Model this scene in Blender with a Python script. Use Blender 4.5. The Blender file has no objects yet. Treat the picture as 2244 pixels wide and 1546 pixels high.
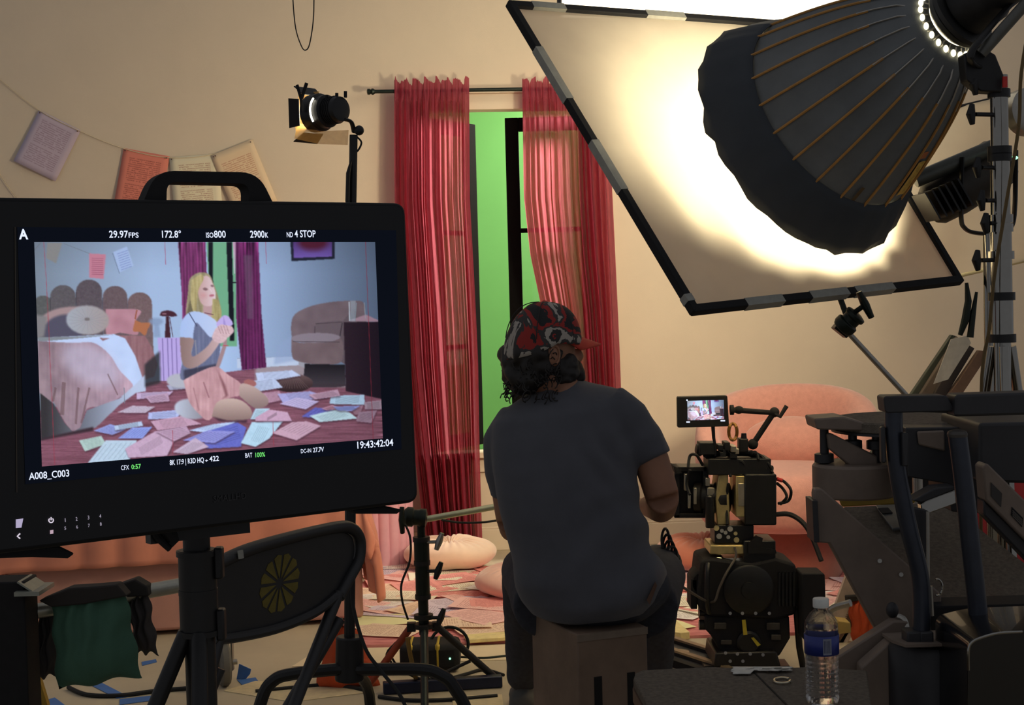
import bpy, bmesh, math, random
import numpy as np
from mathutils import Vector as V, Matrix

random.seed(7)
SC = bpy.context.scene
COL = SC.collection
PI = math.pi

# ------------------------------------------------------------------ camera
F, CX, CY, CAMZ = 3260.0, 1122.0, 773.0, 1.38
_p, _r = math.radians(2.25), math.radians(1.5)
FWD = V((0, math.cos(_p), -math.sin(_p)))
_R0 = V((1, 0, 0))
_U0 = _R0.cross(FWD)
RGT = _R0 * math.cos(_r) - _U0 * math.sin(_r)
UPV = _U0 * math.cos(_r) + _R0 * math.sin(_r)
CAM = V((0, 0, CAMZ))
cd = bpy.data.cameras.new('camera')
cd.sensor_fit = 'HORIZONTAL'
cd.sensor_width = 36.0
cd.lens = 36.0 * F / 2244.0
cd.clip_start = 0.05
co = bpy.data.objects.new('camera', cd)
COL.objects.link(co)
co.matrix_world = Matrix.Translation(CAM) @ Matrix((RGT, UPV, -FWD)).transposed().to_4x4()
SC.camera = co

# ------------------------------------------------------------------ world, exposure
w = bpy.data.worlds.new('world')
SC.world = w
w.use_nodes = True
w.node_tree.nodes['Background'].inputs[0].default_value = (0.93, 0.94, 1.0, 1)
w.node_tree.nodes['Background'].inputs[1].default_value = 0.175
SC.view_settings.view_transform = 'Standard'
SC.view_settings.look = 'None'
SC.view_settings.exposure = 0.25
SC.view_settings.gamma = 1.0
SC.view_settings.use_curve_mapping = False
SC.cycles.use_denoising = True
SC.cycles.max_bounces = 8
SC.cycles.sample_clamp_indirect = 6.0

# lamp strengths, used by the builders of the fixtures below
DOME_W = 46.0        # diffuser of the parabolic softbox
TOP_W = 3.6
KEY_W = 15.0         # lit diffusion panel hung above the set
WARM = (1.0, 0.845, 0.57)

# ------------------------------------------------------------------ pixel helpers (2244 x 1546 frame)
def ray(px, py):
    d = FWD * F + RGT * (px - CX) - UPV * (py - CY)
    return d / d.y
def P(px, py, d):
    return CAM + ray(px, py) * d
def G(px, py, z=0.0):
    d = ray(px, py)
    return CAM + d * ((z - CAM.z) / d.z)
def proj(p):
    v = V(p) - CAM
    return CX + F * v.dot(RGT) / v.dot(FWD), CY - F * v.dot(UPV) / v.dot(FWD)
def PLN(px, py, o, n):
    d = ray(px, py)
    return CAM + d * ((V(o) - CAM).dot(n) / d.dot(n))
WA = math.radians(4.3)
WU = V((math.cos(WA), math.sin(WA), 0))
WN = V((math.sin(WA), -math.cos(WA), 0))
W0 = V((0, 8.0, 0))
def W(px, py, off=0.0):
    return PLN(px, py, W0 + WN * off, WN)
def Ws(px, py):      # along-wall coordinate and height
    q = W(px, py)
    return (q - W0).dot(WU), q.z

# ------------------------------------------------------------------ materials
def lin(c):
    return tuple((x / 255 / 12.92) if x / 255 <= 0.04045 else ((x / 255 + 0.055) / 1.055) ** 2.4 for x in c)
MATS = {}
class NT:
    def __init__(s, name):
        s.m = bpy.data.materials.new(name)
        s.m.use_nodes = True
        s.t = s.m.node_tree
        s.t.nodes.clear()
        s.out = s.n('ShaderNodeOutputMaterial')
    def n(s, typ, **kw):
        x = s.t.nodes.new(typ)
        for k, v in kw.items():
            if k.startswith('i_'):
                k = k[2:]
                x.inputs[int(k) if k.isdigit() else k].default_value = v
            else:
                setattr(x, k, v)
        return x
    def l(s, a, b, ai=0, bi=0):
        s.t.links.new(a.outputs[ai], b.inputs[bi])
    def math(s, op, a, b=None, c=None):
        x = s.n('ShaderNodeMath', operation=op)
        for i, v in enumerate((a, b, c)):
            if v is None: continue
            if isinstance(v, (int, float)): x.inputs[i].default_value = v
            else: s.t.links.new(v, x.inputs[i])
        return x.outputs[0]
def mat(name, rgb, rough=0.6, metal=0.0, var=0.12, scale=30.0, bump=0.0, bscale=200.0, spec=0.5, sheen=0.0, coat=0.0, trans=0.0):
    """principled material, its colour broken up by object-space noise; rgb is sRGB 0-255"""
    if name in MATS: return MATS[name]
    t = NT(name)
    b = t.n('ShaderNodeBsdfPrincipled')
    b.inputs['Roughness'].default_value = rough
    b.inputs['Metallic'].default_value = metal
    b.inputs['Specular IOR Level'].default_value = spec
    if sheen: b.inputs['Sheen Weight'].default_value = sheen
    if coat: b.inputs['Coat Weight'].default_value = coat
    if trans: b.inputs['Transmission Weight'].default_value = trans
    tc = t.n('ShaderNodeTexCoord')
    nz = t.n('ShaderNodeTexNoise', i_Scale=scale, i_Detail=4.0, i_Roughness=0.6)
    t.l(tc, nz, 3, 0)
    c = lin(rgb)
    rp = t.n('ShaderNodeValToRGB')
    rp.color_ramp.elements[0].position = 0.3
    rp.color_ramp.elements[1].position = 0.7
    rp.color_ramp.elements[0].color = (*[max(0, x * (1 - var)) for x in c], 1)
    rp.color_ramp.elements[1].color = (*[min(1, x * (1 + var)) for x in c], 1)
    t.l(nz, rp)
    t.l(rp, b)
    if bump:
        n2 = t.n('ShaderNodeTexNoise', i_Scale=bscale, i_Detail=3.0)
        t.l(tc, n2, 3, 0)
        bp = t.n('ShaderNodeBump', i_Strength=bump, i_Distance=0.01)
        t.l(n2, bp, 0, 'Height')
        t.l(bp, b, 0, 'Normal')
    t.l(b, t.out)
    MATS[name] = t.m
    return t.m
def emit(name, rgb, s):
    if name in MATS: return MATS[name]
    t = NT(name)
    e = t.n('ShaderNodeEmission', i_Strength=s)
    e.inputs[0].default_value = (*rgb, 1)
    t.l(e, t.out)
    MATS[name] = t.m
    return t.m
def cloth(name, rgb, tr, transp=0.0, trrgb=None, var=0.15, scale=(60, 60, 60), rough=None):
    """thin fabric: diffuse + translucent + a little see-through weave"""
    if name in MATS: return MATS[name]
    t = NT(name)
    d = t.n('ShaderNodeBsdfDiffuse'); x = t.n('ShaderNodeBsdfTranslucent')
    tc = t.n('ShaderNodeTexCoord'); mp = t.n('ShaderNodeMapping'); mp.inputs['Scale'].default_value = scale
    nz = t.n('ShaderNodeTexNoise', i_Scale=1.0, i_Detail=3.0)
    t.l(tc, mp, 3, 0); t.l(mp, nz)
    for node, cc in ((d, rgb), (x, trrgb or rgb)):
        c = lin(cc)
        rp = t.n('ShaderNodeValToRGB')
        rp.color_ramp.elements[0].position = 0.3; rp.color_ramp.elements[1].position = 0.7
        rp.color_ramp.elements[0].color = (*[y * (1 - var) for y in c], 1)
        rp.color_ramp.elements[1].color = (*[min(1, y * (1 + var)) for y in c], 1)
        t.l(nz, rp); t.l(rp, node)
    mx = t.n('ShaderNodeMixShader', i_0=tr)
    t.l(d, mx, 0, 1); t.l(x, mx, 0, 2)
    if transp:
        tp = t.n('ShaderNodeBsdfTransparent'); m2 = t.n('ShaderNodeMixShader', i_0=transp)
        t.l(mx, m2, 0, 1); t.l(tp, m2, 0, 2); mx = m2
    t.l(mx, t.out)
    MATS[name] = t.m
    return t.m
def paper(name, rgb, ink, pitch=0.0105, plain=False):
    """letter sheet; rows of handwriting run along local x, in object coordinates"""
    if name in MATS: return MATS[name]
    t = NT(name)
    b = t.n('ShaderNodeBsdfPrincipled', i_Roughness=0.8)
    b.inputs['Specular IOR Level'].default_value = 0.2
    c, k = lin(rgb), lin(ink)
    tc = t.n('ShaderNodeTexCoord'); sp = t.n('ShaderNodeSeparateXYZ'); t.l(tc, sp, 3, 0)
    x, y = sp.outputs[0], sp.outputs[1]
    yy = t.math('DIVIDE', y, pitch)
    row = t.math('FLOOR', yy); fr = t.math('FRACT', yy)
    band = t.math('COMPARE', fr, 0.5, 0.27)
    def noise(xs, yv, det=1.0):
        cx = t.n('ShaderNodeCombineXYZ')
        t.t.links.new(t.math('MULTIPLY', x, xs), cx.inputs[0]); t.t.links.new(yv, cx.inputs[1])
        z = t.n('ShaderNodeTexNoise', i_Scale=1.0, i_Detail=det); t.l(cx, z)
        return z.outputs[0]
    st = t.math('GREATER_THAN', noise(420.0, t.math('MULTIPLY', y, 330.0)), 0.49)
    wd = t.math('GREATER_THAN', noise(52.0, t.math('MULTIPLY', row, 7.31)), 0.40)
    ex = t.math('GREATER_THAN', t.math('ADD', noise(0.02, t.math('MULTIPLY', row, 3.7)), 0.0), 0.33)
    mgx = t.math('LESS_THAN', t.math('ABSOLUTE', x), 0.083)
    mgy = t.math('LESS_THAN', t.math('ABSOLUTE', y), 0.118)
    f = band
    for q in (st, wd, ex, mgx, mgy): f = t.math('MULTIPLY', f, q)
    f = t.math('MULTIPLY', f, 0.0 if plain else 0.75)
    mx = t.n('ShaderNodeMix', data_type='RGBA')
    t.t.links.new(f, mx.inputs[0])
    mx.inputs[6].default_value = (*c, 1); mx.inputs[7].default_value = (*k, 1)
    t.t.links.new(mx.outputs[2], b.inputs[0])
    tr = t.n('ShaderNodeBsdfTranslucent'); tr.inputs[0].default_value = (*c, 1)
    ms = t.n('ShaderNodeMixShader', i_0=0.12)
    t.l(b, ms, 0, 1); t.l(tr, ms, 0, 2); t.l(ms, t.out)
    MATS[name] = t.m
    return t.m

# ------------------------------------------------------------------ mesh builder
def frame_of(d):
    d = V(d).normalized()
    a = V((0, 0, 1)) if abs(d.z) < 0.9 else V((1, 0, 0))
    x = a.cross(d).normalized()
    return x, d.cross(x), d
class MB:
    def __init__(s): s.v = []; s.f = []
    def add(s, vs, fs):
        k = len(s.v); s.v += [tuple(q) for q in vs]; s.f += [tuple(i + k for i in q) for q in fs]; return s
    def box(s, c, size, M=None):
        c = V(c); M = M or Matrix.Identity(3)
        vs = [c + M @ V((size[0] * a / 2, size[1] * b / 2, size[2] * e / 2)) for a in (-1, 1) for b in (-1, 1) for e in (-1, 1)]
        return s.add(vs, [(0, 1, 3, 2), (4, 6, 7, 5), (0, 4, 5, 1), (2, 3, 7, 6), (0, 2, 6, 4), (1, 5, 7, 3)])
    def tube(s, path, r, n=10, cap=True, flat=1.0):
        path = [V(q) for q in path]; m = len(path)
        rs = r if isinstance(r, (list, tuple)) else [r] * m
        t0 = (path[1] - path[0]).normalized(); x, y, _ = frame_of(t0)
        vs = []; 
        for i, q in enumerate(path):
            t = (path[min(i + 1, m - 1)] - path[max(i - 1, 0)]).normalized()
            x = (x - t * x.dot(t)).normalized(); y = t.cross(x)
            vs += [q + (x * math.cos(2 * PI * k / n) + y * math.sin(2 * PI * k / n) * flat) * rs[i] for k in range(n)]
        fs = [(i * n + k, i * n + (k + 1) % n, (i + 1) * n + (k + 1) % n, (i + 1) * n + k) for i in range(m - 1) for k in range(n)]
        if cap: fs += [tuple(range(n - 1, -1, -1)), tuple((m - 1) * n + k for k in range(n))]
        return s.add(vs, fs)
    def cyl(s, a, b, r, r2=None, n=16): return s.tube([a, b], [r, r if r2 is None else r2], n)
    def lathe(s, c, axis, prof, n=24, cap=True):
        c = V(c); x, y, d = frame_of(axis); vs = []
        for r, h in prof: vs += [c + d * h + (x * math.cos(2 * PI * k / n) + y * math.sin(2 * PI * k / n)) * r for k in range(n)]
        m = len(prof)
        fs = [(i * n + k, i * n + (k + 1) % n, (i + 1) * n + (k + 1) % n, (i + 1) * n + k) for i in range(m - 1) for k in range(n)]
        if cap: fs += [tuple(range(n - 1, -1, -1)), tuple((m - 1) * n + k for k in range(n))]
        return s.add(vs, fs)
    def ext(s, pts, dep):
        """extrude a 3-D outline along the vector dep"""
        pts = [V(q) for q in pts]; dep = V(dep); n = len(pts)
        return s.add(pts + [q + dep for q in pts], [tuple(range(n - 1, -1, -1)), tuple(range(n, 2 * n))] + [(i, (i + 1) % n, n + (i + 1) % n, n + i) for i in range(n)])
    def grid(s, fn, nu, nv, wrap=False):
        vs = [fn(i / nu if wrap else i / (nu - 1), j / (nv - 1)) for j in range(nv) for i in range(nu)]
        fs = [(j * nu + i, j * nu + (i + 1) % nu, (j + 1) * nu + (i + 1) % nu, (j + 1) * nu + i) for j in range(nv - 1) for i in range(nu if wrap else nu - 1)]
        return s.add(vs, fs)
    def ell(s, c, r, M=None, n=16, m=10):
        c = V(c); M = M or Matrix.Identity(3); r = (r, r, r) if isinstance(r, (int, float)) else r
        vs = [c + M @ V((r[0] * math.sin(PI * (j + .5) / m) * math.cos(2 * PI * k / n), r[1] * math.sin(PI * (j + .5) / m) * math.sin(2 * PI * k / n), r[2] * math.cos(PI * (j + .5) / m))) for j in range(m) for k in range(n)]
        fs = [(j * n + k, (j + 1) * n + k, (j + 1) * n + (k + 1) % n, j * n + (k + 1) % n) for j in range(m - 1) for k in range(n)]
        fs += [tuple(range(n)), tuple((m - 1) * n + k for k in range(n - 1, -1, -1))]
        return s.add(vs, fs)
def smooth_path(pts, n=8):
    """Catmull-Rom through the points"""
    pts = [V(q) for q in pts]; out = []
    for i in range(len(pts) - 1):
        p0, p1, p2, p3 = pts[max(i - 1, 0)], pts[i], pts[i + 1], pts[min(i + 2, len(pts) - 1)]
        for k in range(n):
            t = k / n
            out.append(0.5 * (2 * p1 + (p2 - p0) * t + (2 * p0 - 5 * p1 + 4 * p2 - p3) * t * t + (3 * p1 - p0 - 3 * p2 + p3) * t ** 3))
    return out + [pts[-1]]
def obj(name, mb, m, parent=None, sharp=35, bevel=0.0, solid=0.0, sub=0, flip=False):
    c = V((0, 0, 0))
    lo = [min(q[i] for q in mb.v) for i in range(3)]; hi = [max(q[i] for q in mb.v) for i in range(3)]
    c = V([(a + b) / 2 for a, b in zip(lo, hi)])
    me = bpy.data.meshes.new(name)
    me.from_pydata([tuple(V(q) - c) for q in mb.v], [], mb.f)
    me.update()
    bm = bmesh.new(); bm.from_mesh(me)
    bmesh.ops.recalc_face_normals(bm, faces=bm.faces)
    bm.to_mesh(me); bm.free()
    me.polygons.foreach_set('use_smooth', [True] * len(me.polygons))
    if sharp < 180: me.set_sharp_from_angle(angle=math.radians(sharp))
    me.materials.append(m)
    o = bpy.data.objects.new(name, me); COL.objects.link(o)
    if parent is not None:
        o.parent = parent
        pw = V(parent.location); q = parent.parent
        while q is not None: pw = pw + V(q.location); q = q.parent
        o.location = c - pw
    else: o.location = c
    if bevel:
        b = o.modifiers.new('bevel', 'BEVEL'); b.width = bevel; b.segments = 2; b.limit_method = 'ANGLE'; b.angle_limit = math.radians(40)
    if solid:
        q = o.modifiers.new('solid', 'SOLIDIFY'); q.thickness = solid; q.offset = 0
    if sub:
        q = o.modifiers.new('sub', 'SUBSURF'); q.levels = q.render_levels = sub
    return o
def tag(o, label, cat=None, group=None, kind=None):
    if label: o['label'] = label
    if cat: o['category'] = cat
    if group: o['group'] = group
    if kind: o['kind'] = kind
    return o
def thing(name, label, cat, loc, group=None):
    o = bpy.data.objects.new(name, None); COL.objects.link(o)
    o.location = V(loc); o.empty_display_size = 0.1
    return tag(o, label, cat, group)
def one(name, mb, m, label, cat, group=None, **kw): return tag(obj(name, mb, m, **kw), label, cat, group)
def struct(name, mb, m, **kw): return tag(obj(name, mb, m, **kw), kw.get('label'), kind='structure')
def axes(x, y, z): return Matrix((V(x), V(y), V(z))).transposed()
def rotz(a): return Matrix.Rotation(a, 3, 'Z')
def text_mb(txt, o, ux, uy, h, bold=0.0, sx=1.0, align='LEFT'):
    """flat lettering as a mesh: o = baseline start, ux/uy unit vectors, h = cap height in metres"""
    cu = bpy.data.curves.new('t', 'FONT'); cu.body = txt; cu.size = 1.0; cu.offset = bold; cu.align_x = align; cu.resolution_u = 3
    ob = bpy.data.objects.new('t', cu); COL.objects.link(ob)
    dg = bpy.context.evaluated_depsgraph_get()
    me = bpy.data.meshes.new_from_object(ob.evaluated_get(dg))
    mb = MB(); k = h / 0.69
    mb.add([V(o) + V(ux) * (q.co.x * k * sx) + V(uy) * (q.co.y * k) for q in me.vertices], [tuple(p.vertices) for p in me.polygons])
    bpy.data.objects.remove(ob); bpy.data.curves.remove(cu); bpy.data.meshes.remove(me)
    return mb

BLK = mat('black_metal', (30, 30, 31), 0.45, 0.3, scale=40)
BLKM = mat('black_matte', (28, 28, 30), 0.8, 0.0, scale=50, spec=0.3)
RUB = mat('black_rubber', (16, 16, 17), 0.7, scale=60)
CHR = mat('chrome', (150, 148, 142), 0.10, 1.0, 0.05)
STL = mat('steel', (165, 162, 155), 0.35, 0.9, 0.1)
DGR = mat('dark_green_metal', (26, 34, 28), 0.4, 0.5)
# ================================================================== the setting
wall_m = mat('wall_paint', (226, 210, 188), 0.85, var=0.025, scale=3, bump=0.05, bscale=260, spec=0.2)
trim_m = mat('trim_paint', (228, 212, 188), 0.55, var=0.03, scale=6)
floor_m = mat('studio_floor', (186, 172, 146), 0.75, var=0.10, scale=2.2, bump=0.08, bscale=12)
struct('floor', MB().box((0, 5.5, -0.05), (14, 13, 0.1)), floor_m)

def wbox(mb, s0, s1, z0, z1, o0, o1):
    """box in wall coordinates: along the wall, height, distance out of the wall"""
    c = W0 + WU * ((s0 + s1) / 2) + WN * ((o0 + o1) / 2); c.z = (z0 + z1) / 2
    return mb.box(c, (s1 - s0, abs(o1 - o0), z1 - z0), axes(WU, -WN, V((0, 0, 1))))
sL, zT = Ws(940, 243); sR, _ = Ws(1300, 243); _, zB = Ws(1055, 990)
m = MB()
wbox(m, -4.2, sL, 0, 4.2, 0, -0.10); wbox(m, sR, 5.2, 0, 4.2, 0, -0.10)
wbox(m, sL, sR, zT, 4.2, 0, -0.10); wbox(m, sL, sR, 0, zB, 0, -0.10)
struct('wall_back', m, wall_m)
m = MB(); wbox(m, -4.2, 5.2, 0, 0.115, 0.0005, 0.016); wbox(m, -4.2, 5.2, 0.115, 0.128, 0.0005, 0.010)
struct('baseboard_back', m, trim_m, bevel=0.003)
# casing round the opening
m = MB(); cw = 0.085
wbox(m, sL - cw, sR + cw, zT, zT + cw, 0.0005, 0.018); wbox(m, sL - cw - .01, sR + cw + .01, zT + cw, zT + cw + .02, 0.0005, 0.03)
wbox(m, sL - cw, sL, zB, zT, 0.0005, 0.018); wbox(m, sR, sR + cw, zB, zT, 0.0005, 0.018)
struct('trim_1', m, trim_m, bevel=0.003)
m = MB(); wbox(m, sL - .12, sR + .12, zB - .03, zB, 0.0005, 0.06); wbox(m, sL - .09, sR + .09, zB - .11, zB - .03, 0.0005, 0.018)
struct('trim_2', m, trim_m, bevel=0.003)
# two black casement sashes hinged on the jambs
sash_m = mat('black_sash', (12, 12, 13), 0.9, scale=20, spec=.1)
glass = NT('window_glass'); gb = glass.n('ShaderNodeBsdfTransparent'); gg = glass.n('ShaderNodeBsdfGlossy', i_Roughness=0.02)
gm = glass.n('ShaderNodeMixShader', i_0=0.04); glass.l(gb, gm, 0, 1); glass.l(gg, gm, 0, 2); glass.l(gm, glass.out)
def sash(nm, hinge_s, sign, width, ang, lab):
    h0 = W0 + WU * hinge_s - WN * 0.06
    ux = (Matrix.Rotation(ang, 3, 'Z') @ WU) * sign; n = V((0, 0, 1)).cross(ux)
    A = axes(ux, n, V((0, 0, 1))); z0, z1 = zB + 0.004, zT - 0.035; t = 0.072
    root = tag(thing(nm, lab, None, (h0.x, h0.y, z0)), lab, kind='structure')
    f = MB()
    def bar(x0, x1, a, b, th=0.045): 
        f.box(h0 + ux * (.002 + (x0 + x1) / 2) + V((0, 0, (a + b) / 2)), (x1 - x0, th, b - a), A)
    bar(0, t, z0, z1); bar(width - t, width, z0, z1); bar(t, width - t, z0, z0 + t); bar(t, width - t, z1 - t, z1)
    obj('sash_frame', f, sash_m, root, bevel=0.003)
    zs = [z0 + t, z0 + (z1 - z0) * .31, z0 + (z1 - z0) * .66, z1 - t]
    for k in range(2):
        f = MB(); bar(t, width - t, zs[k + 1] - .012, zs[k + 1] + .012, .03); obj('glazing_bar', f, sash_m, root)
    for k in range(3):
        f = MB(); bar(t, width - t, zs[k] + .012 * (k > 0), zs[k + 1] - .012 * (k < 2), .004); obj('pane', f, glass.m, root)
sash('window_1', sL, 1, 0.40, math.radians(52), 'black casement sash swung open behind the curtain left of the gap')
sash('window_2', sR, -1, 0.47, math.radians(-6), 'black casement sash with glazing bars behind the parted curtain')
# green backing behind the window, with its own strip lamps
gs = tag(thing('green_screen', 'bright green chroma backing board outside the window', 'backdrop', W0 - WN * 1.3), None)
m = MB(); wbox(m, -2.2, 2.6, 0.02, 3.6, -1.30, -1.32)
obj('board', m, mat('chroma_green', (104, 168, 100), 0.9, var=0.03, scale=4, spec=0.1), gs)
m = MB(); wbox(m, -2.2, 2.6, 0.0, 0.05, -1.32, -1.37); wbox(m, -2.2, -2.15, 0.0, 3.6, -1.32, -1.37); wbox(m, 2.55, 2.6, 0, 3.6, -1.32, -1.37)
obj('frame', m, BLK, gs)
def area(name, loc, target, sx, sy, watts, rgb, parent=None, spread=180):
    ld = bpy.data.lights.new(name, 'AREA'); ld.shape = 'RECTANGLE'; ld.size = sx; ld.size_y = sy; ld.energy = watts; ld.color = rgb; ld.spread = math.radians(spread)
    o = bpy.data.objects.new(name, ld); COL.objects.link(o); o.location = loc
    o.rotation_euler = (V(target) - V(loc)).to_track_quat('-Z', 'Y').to_euler()
    return o
lw = W0 - WN * 0.75
area('backing_lamp_a', lw + WU * -1.15 + V((0, 0, 1.7)), W0 - WN * 1.32 + WU * -.2 + V((0, 0, 1.5)), 0.25, 1.6, 9, (1, .93, .8))
area('backing_lamp_b', lw + WU * 1.35 + V((0, 0, 1.7)), W0 - WN * 1.32 + WU * .4 + V((0, 0, 1.5)), 0.25, 1.6, 9, (1, .93, .8))
area('window_backlight', W0 - WN * 1.05 + WU * 1.0 + V((0, 0, 2.75)), W0 + WU * 0.3 + V((0, 0, 1.5)), 0.5, 0.5, 70, (1, .9, .76))

# ================================================================== set dressing
# curtain rod
m = MB(); a = W(818, 201, .10); b = W(1420, 191, .10)
rod = tag(thing('curtain_rod', 'slim black metal curtain rod above the window', 'curtain rod', a), None)
rd_m = mat('rod_metal', (36, 46, 42), 0.4, 0.6)
obj('pole', MB().cyl(a, b, .010), rd_m, rod)
obj('finial', MB().lathe(a, WU * -1, [(.010, -.01), (.017, 0), (.017, .008), (.011, .012), (.016, .018), (.016, .03), (.006, .034)], 14), rd_m, rod)
for px in (880, 1330):
    q = W(px, 198, .10); obj('bracket', MB().cyl(q, q - WN * .10, .007).box(q - WN * .098, (.03, .004, .05), axes(WU, -WN, V((0, 0, 1)))).lathe(q - WU * .01, WU, [(.015, 0), (.015, .02)], 12), rd_m, rod)
# curtains
sheer = cloth('wine_sheer', (150, 70, 90), 0.55, 0.04, (240, 124, 146), var=0.18, scale=(220, 220, 14))
def pl(tab, y):
    for (y0, x0), (y1, x1) in zip(tab, tab[1:]):
        if y <= y1: return x0 + (x1 - x0) * max(0, (y - y0)) / (y1 - y0)
    return tab[-1][1]
def curtain(label, left, right, yb, folds, seed):
    rnd = random.Random(seed); ph = [rnd.uniform(0, 6.28) for _ in range(6)]; yt = 176
    def amp(u, v): return .016 + .03 * min(1, v * 1.6)
    def fn(u, v):
        y = yt + (yb - yt) * v + (6 * math.sin(2 * PI * 7.3 * u + ph[1]) + 4 * math.sin(2 * PI * 12.7 * u + ph[2]) + rnd.uniform(-2, 2) if v == 0 else 0)
        ruff = max(0, 1 - v / .025)
        wob = .35 * math.sin(2.1 * u * 6.28 + ph[0]) + .25 * math.sin(3.7 * u * 6.28 + ph[1] + v * 1.2)
        uu = u + .012 * math.sin(2 * PI * folds * u + 1.3 + v) + .01 * math.sin(9 * v + ph[3]) * v
        x = pl(left, y) + (pl(right, y) - pl(left, y)) * uu
        s = math.sin(2 * PI * (folds * u + wob) + .6 * math.sin(v * 3 + ph[2]))
        o = .105 + amp(u, v) * s + .008 * math.sin(2 * PI * folds * 2.3 * u + ph[4]) * (1 - v) + .014 * ruff * math.sin(2 * PI * 15 * u + ph[5])
        if v < .045: o = max(o, .117 + .006 * math.sin(2 * PI * 21 * u + ph[4]))
        return W(x, y, o)
    m = MB().grid(fn, 220, 60)
    return one('curtain', m, sheer, label, 'curtain', sharp=180)
curtain('sheer wine red curtain hanging full length beside the monitor, left of the green gap', [(170, 862), (440, 863), (800, 885), (1195, 932)], [(170, 1026), (440, 1028), (800, 1046), (1195, 1056)], 1197, 13, 3)
curtain('sheer wine red curtain drawn back behind the man in the cap', [(170, 1142), (430, 1146), (560, 1160), (680, 1185), (860, 1205), (1195, 1215)], [(170, 1326), (440, 1341), (835, 1358), (1195, 1372)], 1195, 13, 11)

# garland: strings and letters pinned on the wall
str_m = mat('cotton_string', (222, 205, 172), 0.9, scale=200)
g1 = [W(x, y, .012) for x, y in [(-70, 120), (0, 175), (86, 242), (176, 288), (272, 326), (372, 346), (468, 338), (556, 306)]]
one('garland_string', MB().tube(smooth_path(g1, 5), .0022, 6), str_m, 'pale cotton string sagging along the wall through the pinned letters', 'string')
g2 = [W(x, y, .012) for x, y in [(-60, 290), (0, 383), (32, 428), (70, 470), (160, 520)]]
one('garland_string', MB().tube(smooth_path(g2, 5), .0022, 6), str_m, 'second pale string running down the wall behind the monitor top', 'string')
def wall_sheet(quad, m, lab, off):
    """letter on the string: quad = pixel corners top-left, top-right, bottom-right, bottom-left"""
    q = [W(x, y, off) for x, y in quad]
    c = (q[0] + q[1] + q[2] + q[3]) / 4
    ux = ((q[1] + q[2]) - (q[0] + q[3])).normalized(); uy = ((q[0] + q[1]) - (q[2] + q[3])); uy = (uy - ux * uy.dot(ux)).normalized(); n = ux.cross(uy)
    wd = ((q[1] - q[0]).length + (q[2] - q[3]).length) / 2; hg = ((q[0] - q[3]).length + (q[1] - q[2]).length) / 2
    root = None
    mb = MB()
    def fn(u, v):
        return V(((u - .5) * wd, (v - .5) * hg, .002 + .010 * (1 - v) ** 2 + .004 * math.sin(u * 5) * (1 - v)))
    mb.grid(fn, 9, 11)
    o = tag(obj('letter_sheet', mb, m, solid=.0006), lab, 'paper', 'letters strung on the wall')
    o.matrix_world = Matrix.Translation(c + n * .006) @ axes(ux, uy, n).to_4x4()
    pin = mat('pin', (96, 70, 60), .5)
    for sx in (-1, 1):
        k = bpy.data.objects.new('pin', None) if False else obj('pin', MB().lathe((0, 0, 0), (0, 0, 1), [(.0035, 0), (.0035, .004), (.001, .006)], 8), pin)
        k.parent = o; k.location = (sx * (wd / 2 - .012), hg / 2 - .012, .004)
P_lil = paper('paper_lilac', (214, 198, 216), (150, 112, 140)); P_cor = paper('paper_coral', (242, 150, 132), (150, 62, 56)); P_cre = paper('paper_cream', (250, 240, 210), (178, 110, 80)); P_pea = paper('paper_peach', (250, 224, 188), (196, 104, 70))
wall_sheet([(86, 240), (177, 287), (122, 397), (30, 354)], P_lil, 'lilac handwritten letter hanging tilted on the string', .010)
wall_sheet([(274, 325), (372, 343), (350, 470), (246, 452)], P_cor, 'coral handwritten letter on the string behind the monitor handle', .010)
wall_sheet([(370, 345), (468, 338), (498, 466), (384, 476)], P_cre, 'cream handwritten letter seen through the monitor handle', .012)
wall_sheet([(467, 338), (554, 306), (606, 440), (512, 480)], P_pea, 'peach handwritten letter pinned at the right end of the string', .016)

# rug
rug_m = NT('rug'); rb = rug_m.n('ShaderNodeBsdfPrincipled', i_Roughness=0.95); tc = rug_m.n('ShaderNodeTexCoord')
mp = rug_m.n('ShaderNodeMapping'); mp.inputs['Scale'].default_value = (9, 60, 9); n1 = rug_m.n('ShaderNodeTexNoise', i_Scale=1.0, i_Detail=5.0)
rug_m.l(tc, mp, 3, 0); rug_m.l(mp, n1); rp = rug_m.n('ShaderNodeValToRGB'); rp.color_ramp.elements[0].position = .3; rp.color_ramp.elements[1].position = .72
rp.color_ramp.elements[0].color = (*lin((172, 90, 94)), 1); rp.color_ramp.elements[1].color = (*lin((222, 148, 144)), 1)
rug_m.l(n1, rp); rug_m.l(rp, rb); bp = rug_m.n('ShaderNodeBump', i_Strength=.5, i_Distance=.01); rug_m.l(n1, bp, 0, 'Height'); rug_m.l(bp, rb, 0, 'Normal'); rug_m.l(rb, rug_m.out)
ra, rb_ = G(690, 1424), G(2000, 1386)
rc, rd = G(1960, 1236), G(812, 1262)
one('rug', MB().ext([ra, rb_, rc, rd], (0, 0, .012)), rug_m.m, 'dusty rose rug covered with loose letters', 'rug')

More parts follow.
